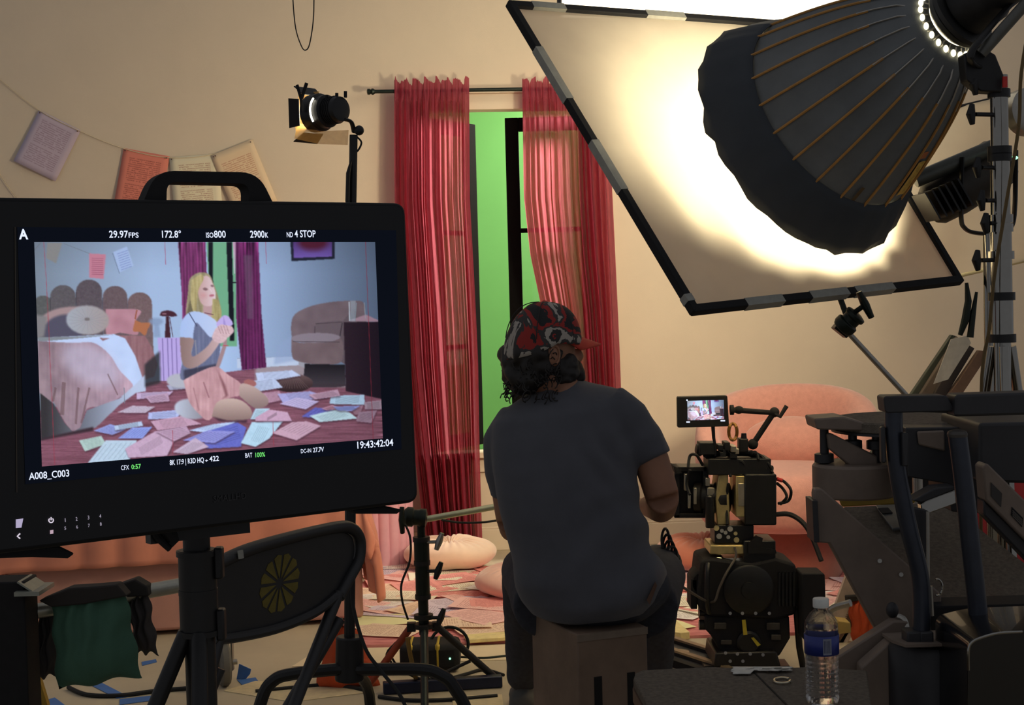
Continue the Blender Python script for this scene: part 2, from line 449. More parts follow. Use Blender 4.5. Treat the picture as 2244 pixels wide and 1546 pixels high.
# bed ---------------------------------------------------------------
bc = G(798, 1366); bu = (G(340, 1397) - bc).normalized(); bl = V((0, 0, 1)).cross(bu) * -1; bl = bl if bl.y > 0 else -bl
BW, BL, BT = 1.45, 1.52, 0.56
bed = thing('bed', 'bed with rumpled terracotta duvet and upholstered base behind the monitor', 'bed', bc)
base_m = mat('bed_base_fabric', (186, 138, 126), .9, var=.06, scale=8, bump=.1, bscale=400)
m = MB().box(bc + bu * (BW / 2) + bl * (BL / 2 + .01) + V((0, 0, .17)), (BW, BL, .30), axes(bu, bl, V((0, 0, 1))))
obj('base', m, base_m, bed, bevel=.015)
m = MB().box(bc + bu * (BW / 2) + bl * (BL / 2 + .01) + V((0, 0, .43)), (BW - .02, BL - .02, .2), axes(bu, bl, V((0, 0, 1))))
obj('mattress', m, mat('mattress', (220, 208, 196), .9), bed, bevel=.04)
duv_m = mat('terracotta_duvet', (210, 134, 110), .85, var=.07, scale=5, bump=.12, bscale=14, sheen=.2)
rnd = random.Random(5)
def duvet(u, v):
    dr, dl, df = .42, .30, .26
    s = -dr + (BW + dr + dl) * u; t = -df + (BL + df) * v
    es = max(0, -s, s - BW); et = max(0, -t); sd = -1 if s < 0 else 1
    e = max(es, et) + .25 * min(es, et)
    ss = min(max(s, 0), BW); tt = max(t, 0)
    wv = .028 * math.sin(t * 17 + 2 * math.sin(t * 5)) * (es > 0) * min(1, es * 5) * sd + 0
    wf = .022 * math.sin(s * 13 + 1.5 * math.sin(s * 6)) * (et > 0) * min(1, et * 6)
    o_s = sd * (es ** .6 * .10 if es else 0) + wv
    o_t = -(et ** .6 * .09 if et else 0) - abs(wf)
    pil = .045 * math.sin(PI * ss / BW) ** .5 + .012 * math.sin(7 * s + 3 * t) + .010 * math.sin(11 * t - 4 * s)
    z = BT + (pil if e == 0 else .02 * math.exp(-e * 14)) - e * .97
    return bc + bu * (ss + o_s) + bl * (tt + o_t + .01) + V((0, 0, max(z, .04)))
obj('duvet', MB().grid(duvet, 90, 80), duv_m, bed, sharp=180, solid=.018)
hb_m = mat('headboard_velvet', (150, 104, 98), .9, sheen=.4)
for k, hz in enumerate((.86, 1.0, 1.1, 1.0, .86)):
    cx_ = BW * (k + .5) / 5; hw = BW / 10 - .004
    pts = [bc + bu * (cx_ - hw) + bl * (BL + .03) + V((0, 0, .02))] + [bc + bu * (cx_ - hw * math.cos(q)) + bl * (BL + .03) + V((0, 0, hz - hw + hw * math.sin(q))) for q in [PI * j / 12 for j in range(13)]] + [bc + bu * (cx_ + hw) + bl * (BL + .03) + V((0, 0, .02))]
    obj('headboard_panel', MB().ext(pts, bl * .05), hb_m, bed, bevel=.012)

# fluted lilac pedestal
pc = G(838, 1238); pm = mat('pink_lacquer', (226, 172, 186), .5, var=.03)
ped = thing('side_table', 'pink fluted drum side table beside the bed', 'table', pc)
pr = []
def flute(a): return .155 + .012 * abs(math.cos(a * 9)) ** .6
m = MB().grid(lambda u, v: pc + V((math.cos(u * 2 * PI) * flute(u * 2 * PI), math.sin(u * 2 * PI) * flute(u * 2 * PI), .02 + .46 * v)), 144, 2, wrap=True)
obj('body', m, pm, ped)
obj('top', MB().lathe(pc + V((0, 0, .48)), (0, 0, 1), [(.165, 0), (.17, .004), (.17, .016), (.165, .02)], 40), pm, ped)
obj('plinth', MB().lathe(pc, (0, 0, 1), [(.145, 0), (.145, .02)], 40), mat('dark_plinth', (52, 34, 36), .6), ped)

# round pleated floor cushions
def cushion(c, r, h, m, lab, n=26):
    root = thing('floor_cushion', lab, 'cushion', c, 'round floor cushions on the rug')
    def fn(u, v):
        a = u * 2 * PI; q = (v - .5) * PI
        rr = r * max(.02, math.cos(q)) ** .55; 
        z = h / 2 * math.sin(q)
        top = max(0, math.sin(q))
        rad = rr / r
        z -= h * .30 * math.exp(-(rad / .22) ** 2) * (1 if top > 0 else 0)
        z += .006 * math.cos(a * n) * top * (1 - rad) * 2.0 + .004 * math.sin(a * 5 + 2)
        return V(c) + V((rr * math.cos(a), rr * math.sin(a), h / 2 + z))
    obj('cover', MB().grid(fn, 130, 30, wrap=True), m, root, sharp=180)
    obj('button', MB().ell(V(c) + V((0, 0, h * .74)), (.018, .018, .008)), m, root)
cu1 = mat('cream_velvet', (240, 208, 182), .85, var=.05, sheen=.5, scale=12); cu2 = mat('shell_velvet', (222, 178, 162), .85, var=.05, sheen=.5, scale=12); cu3 = mat('rust_velvet', (186, 112, 88), .85, var=.06, sheen=.5, scale=12)
q = G(980, 1262); cushion(q + V((.01, .17, .015)), .235, .14, cu1, 'cream pleated round cushion on the rug below the wine red curtain')
q = G(1150, 1327); cushion(q + V((.0, .17, .015)), .225, .13, cu2, 'shell pink round cushion half hidden behind the seated man')
q = G(1540, 1264); cushion(q + V((.02, .16, .015)), .235, .155, cu3, 'rust brown round cushion on the floor beside the armchair')

# barrel armchair
ac = P(1762, 1262, 7.05); ac.z = 0; ac = G(1765, 1275); ac = V((ac.x - .05, 7.05, .013))
arm = thing('armchair', 'dusty pink barrel armchair standing behind the camera rig', 'armchair', ac)
am = mat('pink_boucle', (206, 148, 134), .9, var=.07, scale=40, bump=.25, bscale=260, sheen=.4)
fa = math.radians(-108)      # facing direction
def shell(side):
    def fn(u, v):
        a = fa + PI + (u - .5) * math.radians(262)
        k = abs(u - .5) * 2
        top = .885 - .30 * k ** 2.2
        ro, ri = .445 - .02 * k, .31
        q = v * 2 * PI
        rm, rr = (ro + ri) / 2, (ro - ri) / 2
        z0 = .25; zm = (top + z0) / 2; zh = (top - z0) / 2
        cz, sz = math.cos(q), math.sin(q)
        ex = abs(cz) ** .6 * (1 if cz > 0 else -1); ez = abs(sz) ** .45 * (1 if sz > 0 else -1)
        lean = 1 + .06 * (zm + zh * ez - .4)
        endk = 1 if k < .97 else .75
        return ac + V((math.cos(a) * (rm + rr * ex * endk) * lean, math.sin(a) * (rm + rr * ex * endk) * lean, zm + zh * ez * endk))
    return fn
mb = MB().grid(shell(0), 50, 28); mb.f += [tuple(j * 50 for j in range(28)), tuple(j * 50 + 49 for j in range(27, -1, -1))]
obj('backrest', mb, am, arm, sharp=60)
ff = V((math.cos(fa), math.sin(fa), 0))
obj('seat', MB().lathe(ac + ff * .05, (0, 0, 1), [(.33, .25), (.385, .29), (.40, .36), (.40, .45), (.385, .50), (.34, .52), (.15, .53), (.02, .533)], 40), am, arm, sharp=70)
sd = V((-ff.y, ff.x, 0))
obj('back_cushion', MB().ell(ac - ff * .22 + V((0, 0, .60)), (.12, .25, .135), axes(ff, sd, V((0, 0, 1))), 20, 14), am, arm, sharp=180)
obj('swivel_base', MB().lathe(ac, (0, 0, 1), [(.24, 0), (.25, .02), (.25, .2), (.24, .25)], 36), mat('base_boucle', (150, 88, 74), .9, var=.06, scale=40, sheen=.3), arm)

# letters strewn over the rug --------------------------------------------------
FP = {
 'pink': paper('sheet_pink', (250, 204, 198), (176, 96, 92)), 'rose': paper('sheet_rose', (240, 166, 160), (168, 84, 80)),
 'cream': paper('sheet_cream', (250, 243, 220), (150, 120, 96)), 'white': paper('sheet_white', (250, 244, 238), (140, 118, 110)),
 'peach': paper('sheet_peach', (250, 222, 196), (176, 116, 84)), 'lilac': paper('sheet_lilac', (232, 218, 234), (140, 112, 140)),
 'yellow': paper('sheet_yellow', (250, 244, 188), (150, 130, 80), plain=True) }
meshes = {}
def sheet_mesh(kind, var):
    if (kind, var) in meshes: return meshes[kind, var]
    r = random.Random(var * 31 + 5); a, b, c = r.uniform(-1, 1), r.uniform(-1, 1), r.uniform(0, 6)
    mb = MB().grid(lambda u, v: V(((u - .5) * .21, (v - .5) * .29, .003 + .006 * max(0, a * (u - .5) * 2) ** 2 + .006 * max(0, b * (v - .5) * 2) ** 2 + .002 * math.sin(6 * u + 4 * v + c) + .002)), 7, 9)
    me = bpy.data.meshes.new('letter_sheet'); me.from_pydata(mb.v, [], mb.f); me.update()
    me.polygons.foreach_set('use_smooth', [True] * len(me.polygons)); me.materials.append(FP[kind])
    meshes[kind, var] = me
    return me
SH = """pink 835 1262 30;lilac 880 1262 80;rose 850 1284 12;peach 862 1306 -20;pink 905 1276 60;cream 962 1275 96;rose 985 1282 -60;cream 1060 1272 75
rose 1068 1258 100;white 1000 1268 88;cream 985 1299 104;rose 1010 1312 60;lilac 1010 1331 120;pink 1065 1338 75;lilac 870 1352 70;yellow 858 1367 95;peach 930 1349 50
lilac 985 1352 80;peach 1000 1378 95;pink 1055 1362 40;rose 1085 1340 5;peach 1070 1385 110;pink 1050 1318 120;white 830 1326 35;peach 820 1312 70
lilac 1500 1268 95;pink 1510 1284 20;rose 1500 1296 70;pink 1490 1314 100;cream 1480 1336 88;rose 1530 1340 40;white 1470 1352 60;yellow 1430 1384 120
cream 1540 1330 95;pink 1560 1300 55;lilac 1560 1276 10;rose 1450 1302 80;peach 1455 1322 30;cream 1570 1352 40;white 1505 1330 20
pink 1880 1300 70;rose 1900 1318 40;pink 1860 1284 110;white 1850 1322 10;rose 1820 1290 75;cream 1905 1340 60;pink 1835 1340 20;lilac 1900 1284 100
white 1100 1300 60;rose 1110 1262 30;pink 820 1340 60;peach 845 1392 70;white 900 1248 95;rose 920 1300 20;cream 890 1318 80"""
CN = {'pink': 'pale pink', 'rose': 'deep rose', 'cream': 'cream', 'white': 'off-white', 'peach': 'peach', 'lilac': 'lilac', 'yellow': 'plain yellow'}
for i, ln in enumerate(SH.replace('\n', ';').split(';')):
    k, x, y, a = ln.split()
    q = G(float(x), float(y))
    LM = [(820, 1270, 'beside the bed corner'), (975, 1262, 'in front of the cream cushion'), (930, 1345, 'behind the boom stand'), (1080, 1330, "beside the man's left leg and shell pink cushion"), (1510, 1275, 'by the rust brown cushion'), (1490, 1335, 'behind the slider track'), (1440, 1360, "by the man's right leg"), (1570, 1310, 'behind the remote head'), (1880, 1310, 'seen through the gap under the dolly arm'), (850, 1365, 'near the orange sandbag')]
    side = min(LM, key=lambda l: (l[0] - float(x)) ** 2 + 4 * (l[1] - float(y)) ** 2)[2]
    lab = f'plain yellow sheet lying {side}' if k == 'yellow' else f'{CN[k]} handwritten letter {side}'
    o = bpy.data.objects.new('letter_sheet', sheet_mesh(k, i % 4)); COL.objects.link(o)
    o.location = (q.x, q.y, .0125 + .0012 * (i % 7)); o.rotation_euler = (math.radians(random.uniform(0, 2.0)), 0, math.radians(float(a)))
    tag(o, lab, 'paper', f'{CN[k]} letters {side}')
# ================================================================== film lighting
silk_m = cloth('silk', (236, 228, 208), 0.56, 0.02, (246, 236, 212), var=.03, scale=(8, 8, 8))
tape_m = mat('grey_tape', (150, 150, 142), .6)
# 4x4 diffusion frame
SC4 = [P(1120, 12, 4.824), P(1768, 59, 5.507), P(2100, 615, 4.924), P(1520, 680, 4.241)]
def silkpt(u, v): return (SC4[0] * (1 - u) + SC4[1] * u) * (1 - v) + (SC4[3] * (1 - u) + SC4[2] * u) * v
silk_n = (SC4[1] - SC4[0]).cross(SC4[3] - SC4[0]).normalized()
sk = thing('diffusion_frame', 'square white diffusion silk in a taped black frame before the softbox', 'diffusion frame', SC4[3])
def silkfn(u, v):
    e = min(u, 1 - u, v, 1 - v)
    wr = .006 * math.sin(34 * (u * .8 + v * .35)) * math.exp(-((u * .9 - v + .55) ** 2) * 60) + .004 * math.sin(40 * (u + v * .6)) * max(0, v - .45) + .003 * math.sin(50 * (v - u * .4)) * max(0, .25 - u)
    return silkpt(.012 + .976 * u, .012 + .976 * v) + silk_n * (wr * min(1, e * 12) + .01 * math.sin(PI * u) * math.sin(PI * v))
obj('silk', MB().grid(silkfn, 90, 90), silk_m, sk, sharp=180)
for i in range(4):
    a, b = SC4[i], SC4[(i + 1) % 4]; d = (b - a).normalized(); y = silk_n; x = d.cross(y)
    obj('frame_bar', MB().box((a + b) / 2, (.026, .026, (a - b).length + .02), axes(x, y, d)), BLKM, sk, bevel=.003)
    for t0, t1 in {0: ((.06, .16), (.42, .55)), 1: ((.5, .62),), 2: ((.28, .43), (.46, .60), (.70, .83)), 3: ((.02, .04), (.36, .52), (.66, .84))}[i]:
        obj('tape', MB().box(a + (b - a) * ((t0 + t1) / 2), (.0275, .0275, (a - b).length * (t1 - t0)), axes(x, y, d)), tape_m, sk)
# grip arm holding the frame
gp = thing('grip_stand', 'grip stand with arm and knobbed head holding the diffusion frame', 'stand', V((P(2015, 900, 4.6).x, 4.62, 0)))
g0, g1 = P(1836, 640, 4.62), P(1858, 700, 4.6)
obj('spigot', MB().cyl(g0, g1, .009), DGR, gp)
h = P(1868, 700, 4.58)
obj('grip_head', MB().lathe(P(1843, 722, 4.58), P(1895, 672, 4.55) - P(1843, 722, 4.58), [(.03, 0), (.036, .012), (.036, .03), (.028, .034), (.028, .05), (.034, .054), (.034, .066), (.02, .07)], 18).box(P(1848, 718, 4.6), (.05, .05, .045), Matrix.Rotation(.7, 3, 'Y')), DGR, gp, bevel=.002)
ka, kb = P(1882, 640, 4.54), P(1910, 697, 4.54)
obj('knob', MB().tube([ka, (ka + kb) / 2, kb], [.013, .019, .013], 10, flat=.7).cyl(P(1868, 688, 4.57), (ka + kb) / 2, .008), DGR, gp)
obj('arm', MB().cyl(P(1852, 722, 4.6), P(2012, 895, 4.6), .0085), STL, gp)
q = P(2012, 895, 4.6)
obj('arm_head', MB().lathe(q - V((0, .03, 0)), (0, 1, 0), [(.03, 0), (.034, .01), (.034, .05), (.03, .06)], 16), DGR, gp)
obj('pole', MB().cyl((q.x, 4.62, .02), (q.x, 4.62, q.z + .03), .016), STL, gp)
for a in (20, 140, 260):
    d = V((math.cos(math.radians(a)), math.sin(math.radians(a)), 0)); b = V((q.x, 4.62, .12))
    obj('leg', MB().tube(smooth_path([b, b + d * .12 + V((0, 0, .0)), b + d * .3 + V((0, 0, -.09)), b + d * .36 + V((0, 0, -.11))], 4), .011), STL, gp)

# parabolic softbox -------------------------------------------------------
SA = P(2078, 52, 4.35); sax = V((-.54, .72, -.435)).normalized(); sx_, sy_, _ = frame_of(sax)
NR = 22; SL = .493
def rad(t): return .0765 + (.343 - .0765) * max(0, t) ** .56
def sp(a, t, dr=0.0): return SA + sax * (SL * t) + (sx_ * math.cos(a) + sy_ * math.sin(a)) * (rad(t) + dr)
sb = thing('softbox_light', 'black parabolic softbox with ochre ribs firing into the diffusion silk', 'studio light', SA)
dome_m = mat('dome_fabric', (108, 112, 114), .8, var=.10, scale=9, spec=.25, bump=.1, bscale=500)
skirt_m = mat('skirt_fabric', (66, 70, 75), .85, var=.06, scale=9, spec=.2)
rib_m = mat('rib_piping', (176, 128, 64), .6)
def domefn(u, v):
    a = u * 2 * PI; t = .0 + 1.0 * v; k = (u * NR) % 1
    return sp(a, t, -.010 * math.sin(PI * k) * min(1, v * 3))
obj('dome', MB().grid(domefn, NR * 6, 22, wrap=True), dome_m, sb, sharp=180, solid=.003)
rnd = random.Random(2); jag = [rnd.uniform(-.010, .010) for _ in range(NR * 3)]
def skirtfn(u, v):
    a = u * 2 * PI; k = int(u * NR * 3 + .001) % (NR * 3)
    s = SL * .95 + .159 * v + (jag[k] if v == 1 else 0)
    return SA + sax * s + (sx_ * math.cos(a) + sy_ * math.sin(a)) * (.335 + .0866 * v ** .8 - .008 * math.sin(PI * ((u * NR) % 1)) * (v > 0) + .004)
obj('skirt', MB().grid(skirtfn, NR * 3, 8, wrap=True), skirt_m, sb, sharp=180, solid=.003)
for k in range(NR):
    a = 2 * PI * k / NR
    rb = obj('rib', MB().tube([sp(a, .24 + .76 * j / 12, .004) for j in range(13)], .0042, 6), rib_m, sb)
    obj('rod', MB().tube([sp(a, t, .006) for t in (.0, .10, .2, .30)], .0028, 6), STL, rb)
obj('diffuser', MB().lathe(SA + sax * .345, sax, [(.262, 0), (.262, .002)], 44), emit('dome_light', WARM, DOME_W), sb)
# glowing beads imitate light leaking out between the rods at the mount
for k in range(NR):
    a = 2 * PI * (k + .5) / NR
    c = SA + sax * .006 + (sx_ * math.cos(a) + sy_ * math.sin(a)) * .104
    obj('leak_bead', MB().ell(c, (.0075, .0075, .0105), None, 8, 6), emit('bead_glow', (1, .88, .55), 3.0), sb)
obj('mount_ring', MB().lathe(SA - sax * .04, sax, [(.085, 0), (.098, .004), (.098, .02), (.088, .026), (.062, .05), (.055, .07)], 36), mat('ring_metal', (70, 70, 68), .4, .7), sb, bevel=.002)
obj('ring_plate', MB().lathe(SA - sax * .06, sax, [(.075, 0), (.112, 0), (.112, .014), (.075, .014)], 36), mat('ring_plate', (62, 62, 62), .5, .5), sb)
# label patches on the dome
def patch(nm, a0, a1, t0, t1, m_, dr=.005):
    return obj(nm, MB().grid(lambda u, v: sp(a0 + (a1 - a0) * u, t0 + (t1 - t0) * v, dr - .010 * math.sin(PI * (((a0 + (a1 - a0) * u) / (2 * PI) * NR) % 1))), 6, 6), m_, sb)
def ang_at(px, py):
    best = None
    for i in range(720):
        a = i * PI / 360
        for t in (.7, .75, .8, .85, .9, .95):
            q = sp(a, t)
            if (q - SA).dot(V((0, -1, 0))) < -.6: continue
            n = (sx_ * math.cos(a) + sy_ * math.sin(a))
            if n.y > .25: continue
            e = (proj(q)[0] - px) ** 2 + (proj(q)[1] - py) ** 2
            if best is None or e < best[0]: best = (e, a, t)
    return best[1], best[2]
yl = mat('label_yellow', (196, 158, 62), .6, var=.35, scale=60)
a_, t_ = ang_at(1990, 400); patch('brand_label', a_ - .07, a_ + .07, t_ - .16, t_ + .10, yl, .010)
patch('size_label', a_ - .06, a_ + .05, t_ - .22, t_ - .17, mat('label_orange', (176, 96, 44), .6))
a_, t_ = ang_at(1862, 440); tan_m = mat('label_tan', (92, 72, 40), .7)
patch('letter_mark', a_ - .05, a_ - .01, t_ - .10, t_ + .08, tan_m, .011); patch('letter_mark', a_ - .01, a_ + .09, t_ + .03, t_ + .08, tan_m, .011)
# lamp head and yoke
hd = SA - sax * .05
obj('lamp_head', MB().lathe(hd, -sax, [(.062, 0), (.085, .02), (.085, .10), (.075, .115), (.075, .30)], 24), mat('lamp_body', (34, 33, 32), .5, .3, var=.4, scale=25), sb)
yk = P(2168, 150, 4.2)
obj('yoke', MB().tube(smooth_path([hd - sax * .13 + V((.09, 0, 0)), P(2130, 110, 4.12), P(2150, 150, 4.18)], 5), .014, flat=.5).ext([P(2112, 118, 4.16), P(2150, 100, 4.16), P(2182, 120, 4.16), P(2200, 165, 4.16), P(2196, 202, 4.16), P(2150, 200, 4.16), P(2118, 176, 4.16)], (0, .06, 0)), BLK, sb, bevel=.004)
obj('pan_bar', MB().cyl(P(2150, 118, 4.15), P(2290, -40, 4.1), .016), mat('bar_grey', (96, 96, 92), .45, .5), sb)
obj('safety_tag', MB().box(P(2202, 180, 4.14), (.012, .008, .03)), mat('red_plastic', (196, 40, 34), .5), sb)

# chrome combo stand carrying it
sx0 = P(2189, 200, 4.2).x
st = thing('combo_stand', 'tall chrome combo stand with T-knobs carrying the softbox', 'stand', (sx0, 4.2, 0))
def zat(py, d=4.2, px=2190): return P(px, py, d).z
for (y0, y1, r) in ((165, 345, .0245), (345, 500, .027), (500, 655, .0295), (655, 745, .031), (745, 900, .024)):
    obj('riser', MB().cyl((sx0, 4.2, zat(y1)), (sx0, 4.2, zat(y0)), r, n=20), CHR, st)
for y, r in ((205, .031), (330, .033), (345, .033), (480, .034), (500, .034), (560, .036), (650, .037), (742, .038)):
    obj('collar', MB().cyl((sx0, 4.2, zat(y + 9)), (sx0, 4.2, zat(y - 9)), r, n=20), BLK if y % 4 else CHR, st)
for y, dx in ((188, -.075), (252, -.085), (368, -.07), (440, -.06), (490, -.05), (570, -.075)):
    z = zat(y); obj('t_knob', MB().cyl((sx0 - .02, 4.19, z), (sx0 + dx + .01, 4.17, z), .006).tube([(sx0 + dx, 4.17, z - .028), (sx0 + dx - .006, 4.165, z), (sx0 + dx, 4.17, z + .028)], [.007, .013, .007], 10), BLK, st)
hub = V((sx0, 4.2, zat(760)))
for a in (-100, 20, 140):
    d = V((math.cos(math.radians(a)), math.sin(math.radians(a)), 0))
    obj('leg', MB().cyl(hub + d * .03, V((sx0, 4.2, .02)) + d * .22, .014), CHR, st)
    obj('brace', MB().cyl(V((sx0, 4.2, .38)) + d * .02, V((sx0, 4.2, .36)) + d * .15, .008), STL, st)
obj('center_column', MB().cyl((sx0, 4.2, .3), hub, .02), CHR, st)
cab = smooth_path([P(2262, 20, 4.05), P(2238, 160, 4.05), P(2232, 280, 4.08), P(2206, 440, 4.1), P(2180, 600, 4.12), P(2168, 720, 4.13), P(2150, 880, 4.14), V((P(2150, 880, 4.14).x, 4.14, .3)), V((P(2150, 880, 4.14).x + .05, 4.1, .008))], 6)
one('power_cable', MB().tube(cab, .005, 8), mat('ochre_cable', (96, 76, 36), .6), 'thin ochre power cable hanging down beside the chrome stand', 'cable')

# second lamp head with a U yoke behind the stand
l2 = thing('studio_lamp', 'dark lamp head in a black U-shaped yoke behind the chrome stand', 'studio light', P(2165, 512, 4.9))
ba, bb = P(2035, 455, 4.95), P(2205, 345, 4.95)
obj('housing', MB().lathe(ba, bb - ba, [(.06, 0), (.075, .02), (.085, .10), (.085, .27), (.07, .30)], 20), mat('housing_dark', (52, 46, 42), .5, .3, var=.2), l2)
obj('top_tube', MB().cyl(P(2005, 395, 4.88), P(2195, 315, 4.88), .026), mat('tube_grey', (84, 86, 82), .4, .5), l2)
for k in range(6): obj('cooling_fin', MB().box(P(2030 + 14 * k, 455 - 6 * k, 4.9), (.006, .16, .10), Matrix.Rotation(-.5, 3, 'Y')), BLK, l2)
obj('yoke', MB().tube(smooth_path([P(2108, 345, 4.85), P(2106, 470, 4.85), P(2114, 500, 4.85), P(2140, 511, 4.85), P(2190, 511, 4.85), P(2216, 498, 4.85), P(2224, 450, 4.85), P(2226, 330, 4.85)], 6), .015, 8, flat=.45), BLK, l2)
obj('lens_rim', MB().lathe(P(2236, 250, 4.75), (.4, -1, .1), [(.06, 0), (.075, .01), (.075, .05), (.06, .06)], 24), STL, l2)
obj('status_light', MB().ell(P(2223, 346, 4.7), (.012, .006, .006)), emit('green_led', (.3, 1, .5), 2.0), l2)
obj('stem', MB().cyl(P(2166, 512, 4.85), (P(2166, 512, 4.85).x, 4.85, .02), .018), CHR, l2)
obj('foot', MB().box((P(2166, 512, 4.85).x, 4.85, .012), (.3, .3, .022)), BLK, l2)

# second diffusion cloth in the back
c2 = [P(1960, 268, 6.6), P(2330, 180, 6.6), P(2330, 552, 6.4), P(1985, 632, 6.4)]
p2 = thing('bounce_cloth', 'cream diffusion cloth hanging behind the chrome stand', 'diffusion cloth', c2[3])
obj('cloth', MB().grid(lambda u, v: (c2[0] * (1 - u) + c2[1] * u) * (1 - v) + (c2[3] * (1 - u) + c2[2] * u) * v + V((0, .012 * math.sin(9 * u + 5 * v), 0)), 30, 30), silk_m, p2, sharp=180)
obj('hem_pole', MB().cyl(c2[3] + (c2[3] - c2[2]).normalized() * .03, c2[2], .008), mat('hem', (214, 200, 150), .7), p2)
obj('top_pole', MB().cyl(c2[0], c2[1], .008), BLK, p2)
obj('stand_pole', MB().cyl((c2[2].x - .1, 6.5, .01), (c2[1].x - .1, 6.62, c2[1].z), .014), STL, p2)

# lit diffusion panel hung over the set
c3 = [P(1226, -300, 6.7), P(1900, -280, 6.9), P(1920, 60, 6.0), P(1226, 44, 5.7)]
p3 = thing('overhead_panel', 'glowing cream diffusion panel hung over the set above the silk frame', 'studio light', c3[3])
n3 = (c3[1] - c3[0]).cross(c3[3] - c3[0]).normalized()
obj('lit_cloth', MB().grid(lambda u, v: (c3[0] * (1 - u) + c3[1] * u) * (1 - v) + (c3[3] * (1 - u) + c3[2] * u) * v, 8, 8), emit('panel_glow', (1, .86, .6), TOP_W), p3)
for i in range(4):
    a, b = c3[i], c3[(i + 1) % 4]; obj('frame_bar', MB().cyl(a, b, .010), BLK, p3)
for k in (0, 1): obj('rope', MB().cyl(c3[k], c3[k] + V((0, 0, 1.2)), .004), BLK, p3)

# small fresnel on a tubular stand -----------------------------------------------
fd = 3.6; fp = V((P(768, 300, fd).x, fd, 0))
fr = thing('fresnel_light', 'small black fresnel lamp with barn doors and orange gel above the monitor', 'studio light', P(775, 290, fd))
bk, ft = P(741, 240, fd), P(684, 250, fd + .055); fx = (ft - bk).normalized()
obj('barrel', MB().lathe(bk, fx, [(.020, -.012), (.030, -.010), (.032, 0), (.032, .03), (.040, .034), (.040, .05), (.046, .056), (.046, .085)], 24), BLK, fr)
q1, q2, _ = frame_of(fx)
for k in range(5):
    obj('vent_fin', MB().lathe(bk + fx * (.004 + .006 * k), fx, [(.034, 0), (.034, .002)], 24), BLKM, fr)
obj('lens', MB().lathe(bk + fx * .083, fx, [(.040, 0), (.034, .008), (.015, .013)], 24), emit('fresnel_glow', (1, .92, .7), 30), fr)
for a0, a1 in ((.7, 1.5), (1.8, 2.7)):  # emissive arcs imitate the bright glint between barrel and front ring
    obj('glint_arc', MB().tube([bk + fx * .051 + (q1 * math.cos(a) + q2 * math.sin(a)) * .0435 for a in [a0 * PI + (a1 - a0) * PI * k / 14 * .5 for k in range(15)]], .0022, 6), emit('glint_glow', (1, .93, .75), 5), fr)
up = V((0, 0, 1)); rt = fx.cross(up).normalized()
fo = bk + fx * .086
barn = mat('barn_door', (20, 19, 18), .5, .4); gel = cloth('orange_gel', (236, 176, 96), .6, .35, (250, 200, 120), var=.1)
def door(o, wv, lv, w0, w1): return MB().ext([o - wv * w0, o + wv * w0, o + wv * w1 + lv, o - wv * w1 + lv], lv.cross(wv).normalized() * .002)
obj('barn_door', door(fo + up * .046, rt, fx * .026 + up * .022, .032, .036), barn, fr)
obj('barn_door', door(fo - up * .046, rt, fx * .03 - up * .02, .032, .040), barn, fr)
obj('barn_door', door(fo + rt * .046, up, fx * .024 + rt * .012, .032, .036), barn, fr)
obj('barn_door', door(fo - rt * .046, up, fx * .024 - rt * .012, .032, .036), barn, fr)
ga = [P(645, 304, fd + .0), P(700, 316, fd - .03), P(762, 318, fd - .02), P(764, 285, fd), P(700, 288, fd + .02), P(652, 268, fd + .06)]
obj('gel', MB().add(ga, [(0, 1, 4, 5), (1, 2, 3, 4)]), gel, fr)
gb_ = [P(655, 205, fd + .1), P(700, 200, fd + .06), P(668, 262, fd + .1), P(650, 300, fd + .06), P(644, 262, fd + .1)]
obj('gel', MB().add(gb_, [(0, 1, 2, 3, 4)]), gel, fr)
obj('clip', MB().tube([P(651, 186, fd), P(660, 218, fd), P(662, 246, fd)], .004, 6).tube([P(672, 182, fd), P(661, 216, fd)], .0045, 6), BLKM, fr)
for k, (x, y) in enumerate(((716, 208), (738, 204), (757, 200))): obj('top_lug', MB().cyl(P(x, y + 14, fd), P(x, y, fd), .004), BLKM, fr)
obj('bracket', MB().tube(smooth_path([P(756, 262, fd - .03), P(770, 268, fd - .02), P(776, 290, fd)], 4), .007, flat=.6).ell(P(787, 286, fd - .01), .012), BLK, fr)
obj('cord', MB().tube(smooth_path([P(782, 300, fd), P(792, 312, fd), P(786, 328, fd), P(777, 336, fd)], 5), .0025, 6), RUB, fr)
fs = thing('light_stand', 'black tubular light stand with bent legs carrying the fresnel lamp', 'stand', V((P(766, 1445, fd).x, fd, 0)))
top, hubp = P(775, 296, fd), P(766, 1400, fd)
obj('pole', MB().tube([top, P(772, 470, fd)], .010).tube([P(772, 460, fd), hubp], .0135), BLK, fs)
obj('cloth_strip', MB().tube([P(770, 350, fd - .02), P(763, 380, fd - .02), P(761, 440, fd - .02), P(766, 500, fd - .02)], [.006, .013, .012, .006], 8, flat=.4), RUB, fs)
obj('hub', MB().cyl(P(766, 1395, fd), P(766, 1492, fd), .033, .036), BLK, fs, bevel=.004)
LZ = hubp.z - .09
for pts in ([(735, 1468), (640, 1478), (600, 1492), (575, 1530), (552, 1640)], [(800, 1468), (920, 1468), (965, 1480), (995, 1508), (1034, 1600)]):
    q = [P(x, y, fd - .02) for x, y in pts]; e = V((q[-1].x + (q[-1].x - q[-2].x) * .9, fd - .05, .012))
    obj('leg', MB().tube(smooth_path([P(766, 1468, fd)] + q + [e], 5), .0155, 10), BLK, fs)
obj('leg', MB().tube(smooth_path([P(766, 1468, fd), P(766, 1464, fd + .2), V((hubp.x, fd + .42, .3)), V((hubp.x, fd + .46, .012))], 5), .0155, 10), BLK, fs)
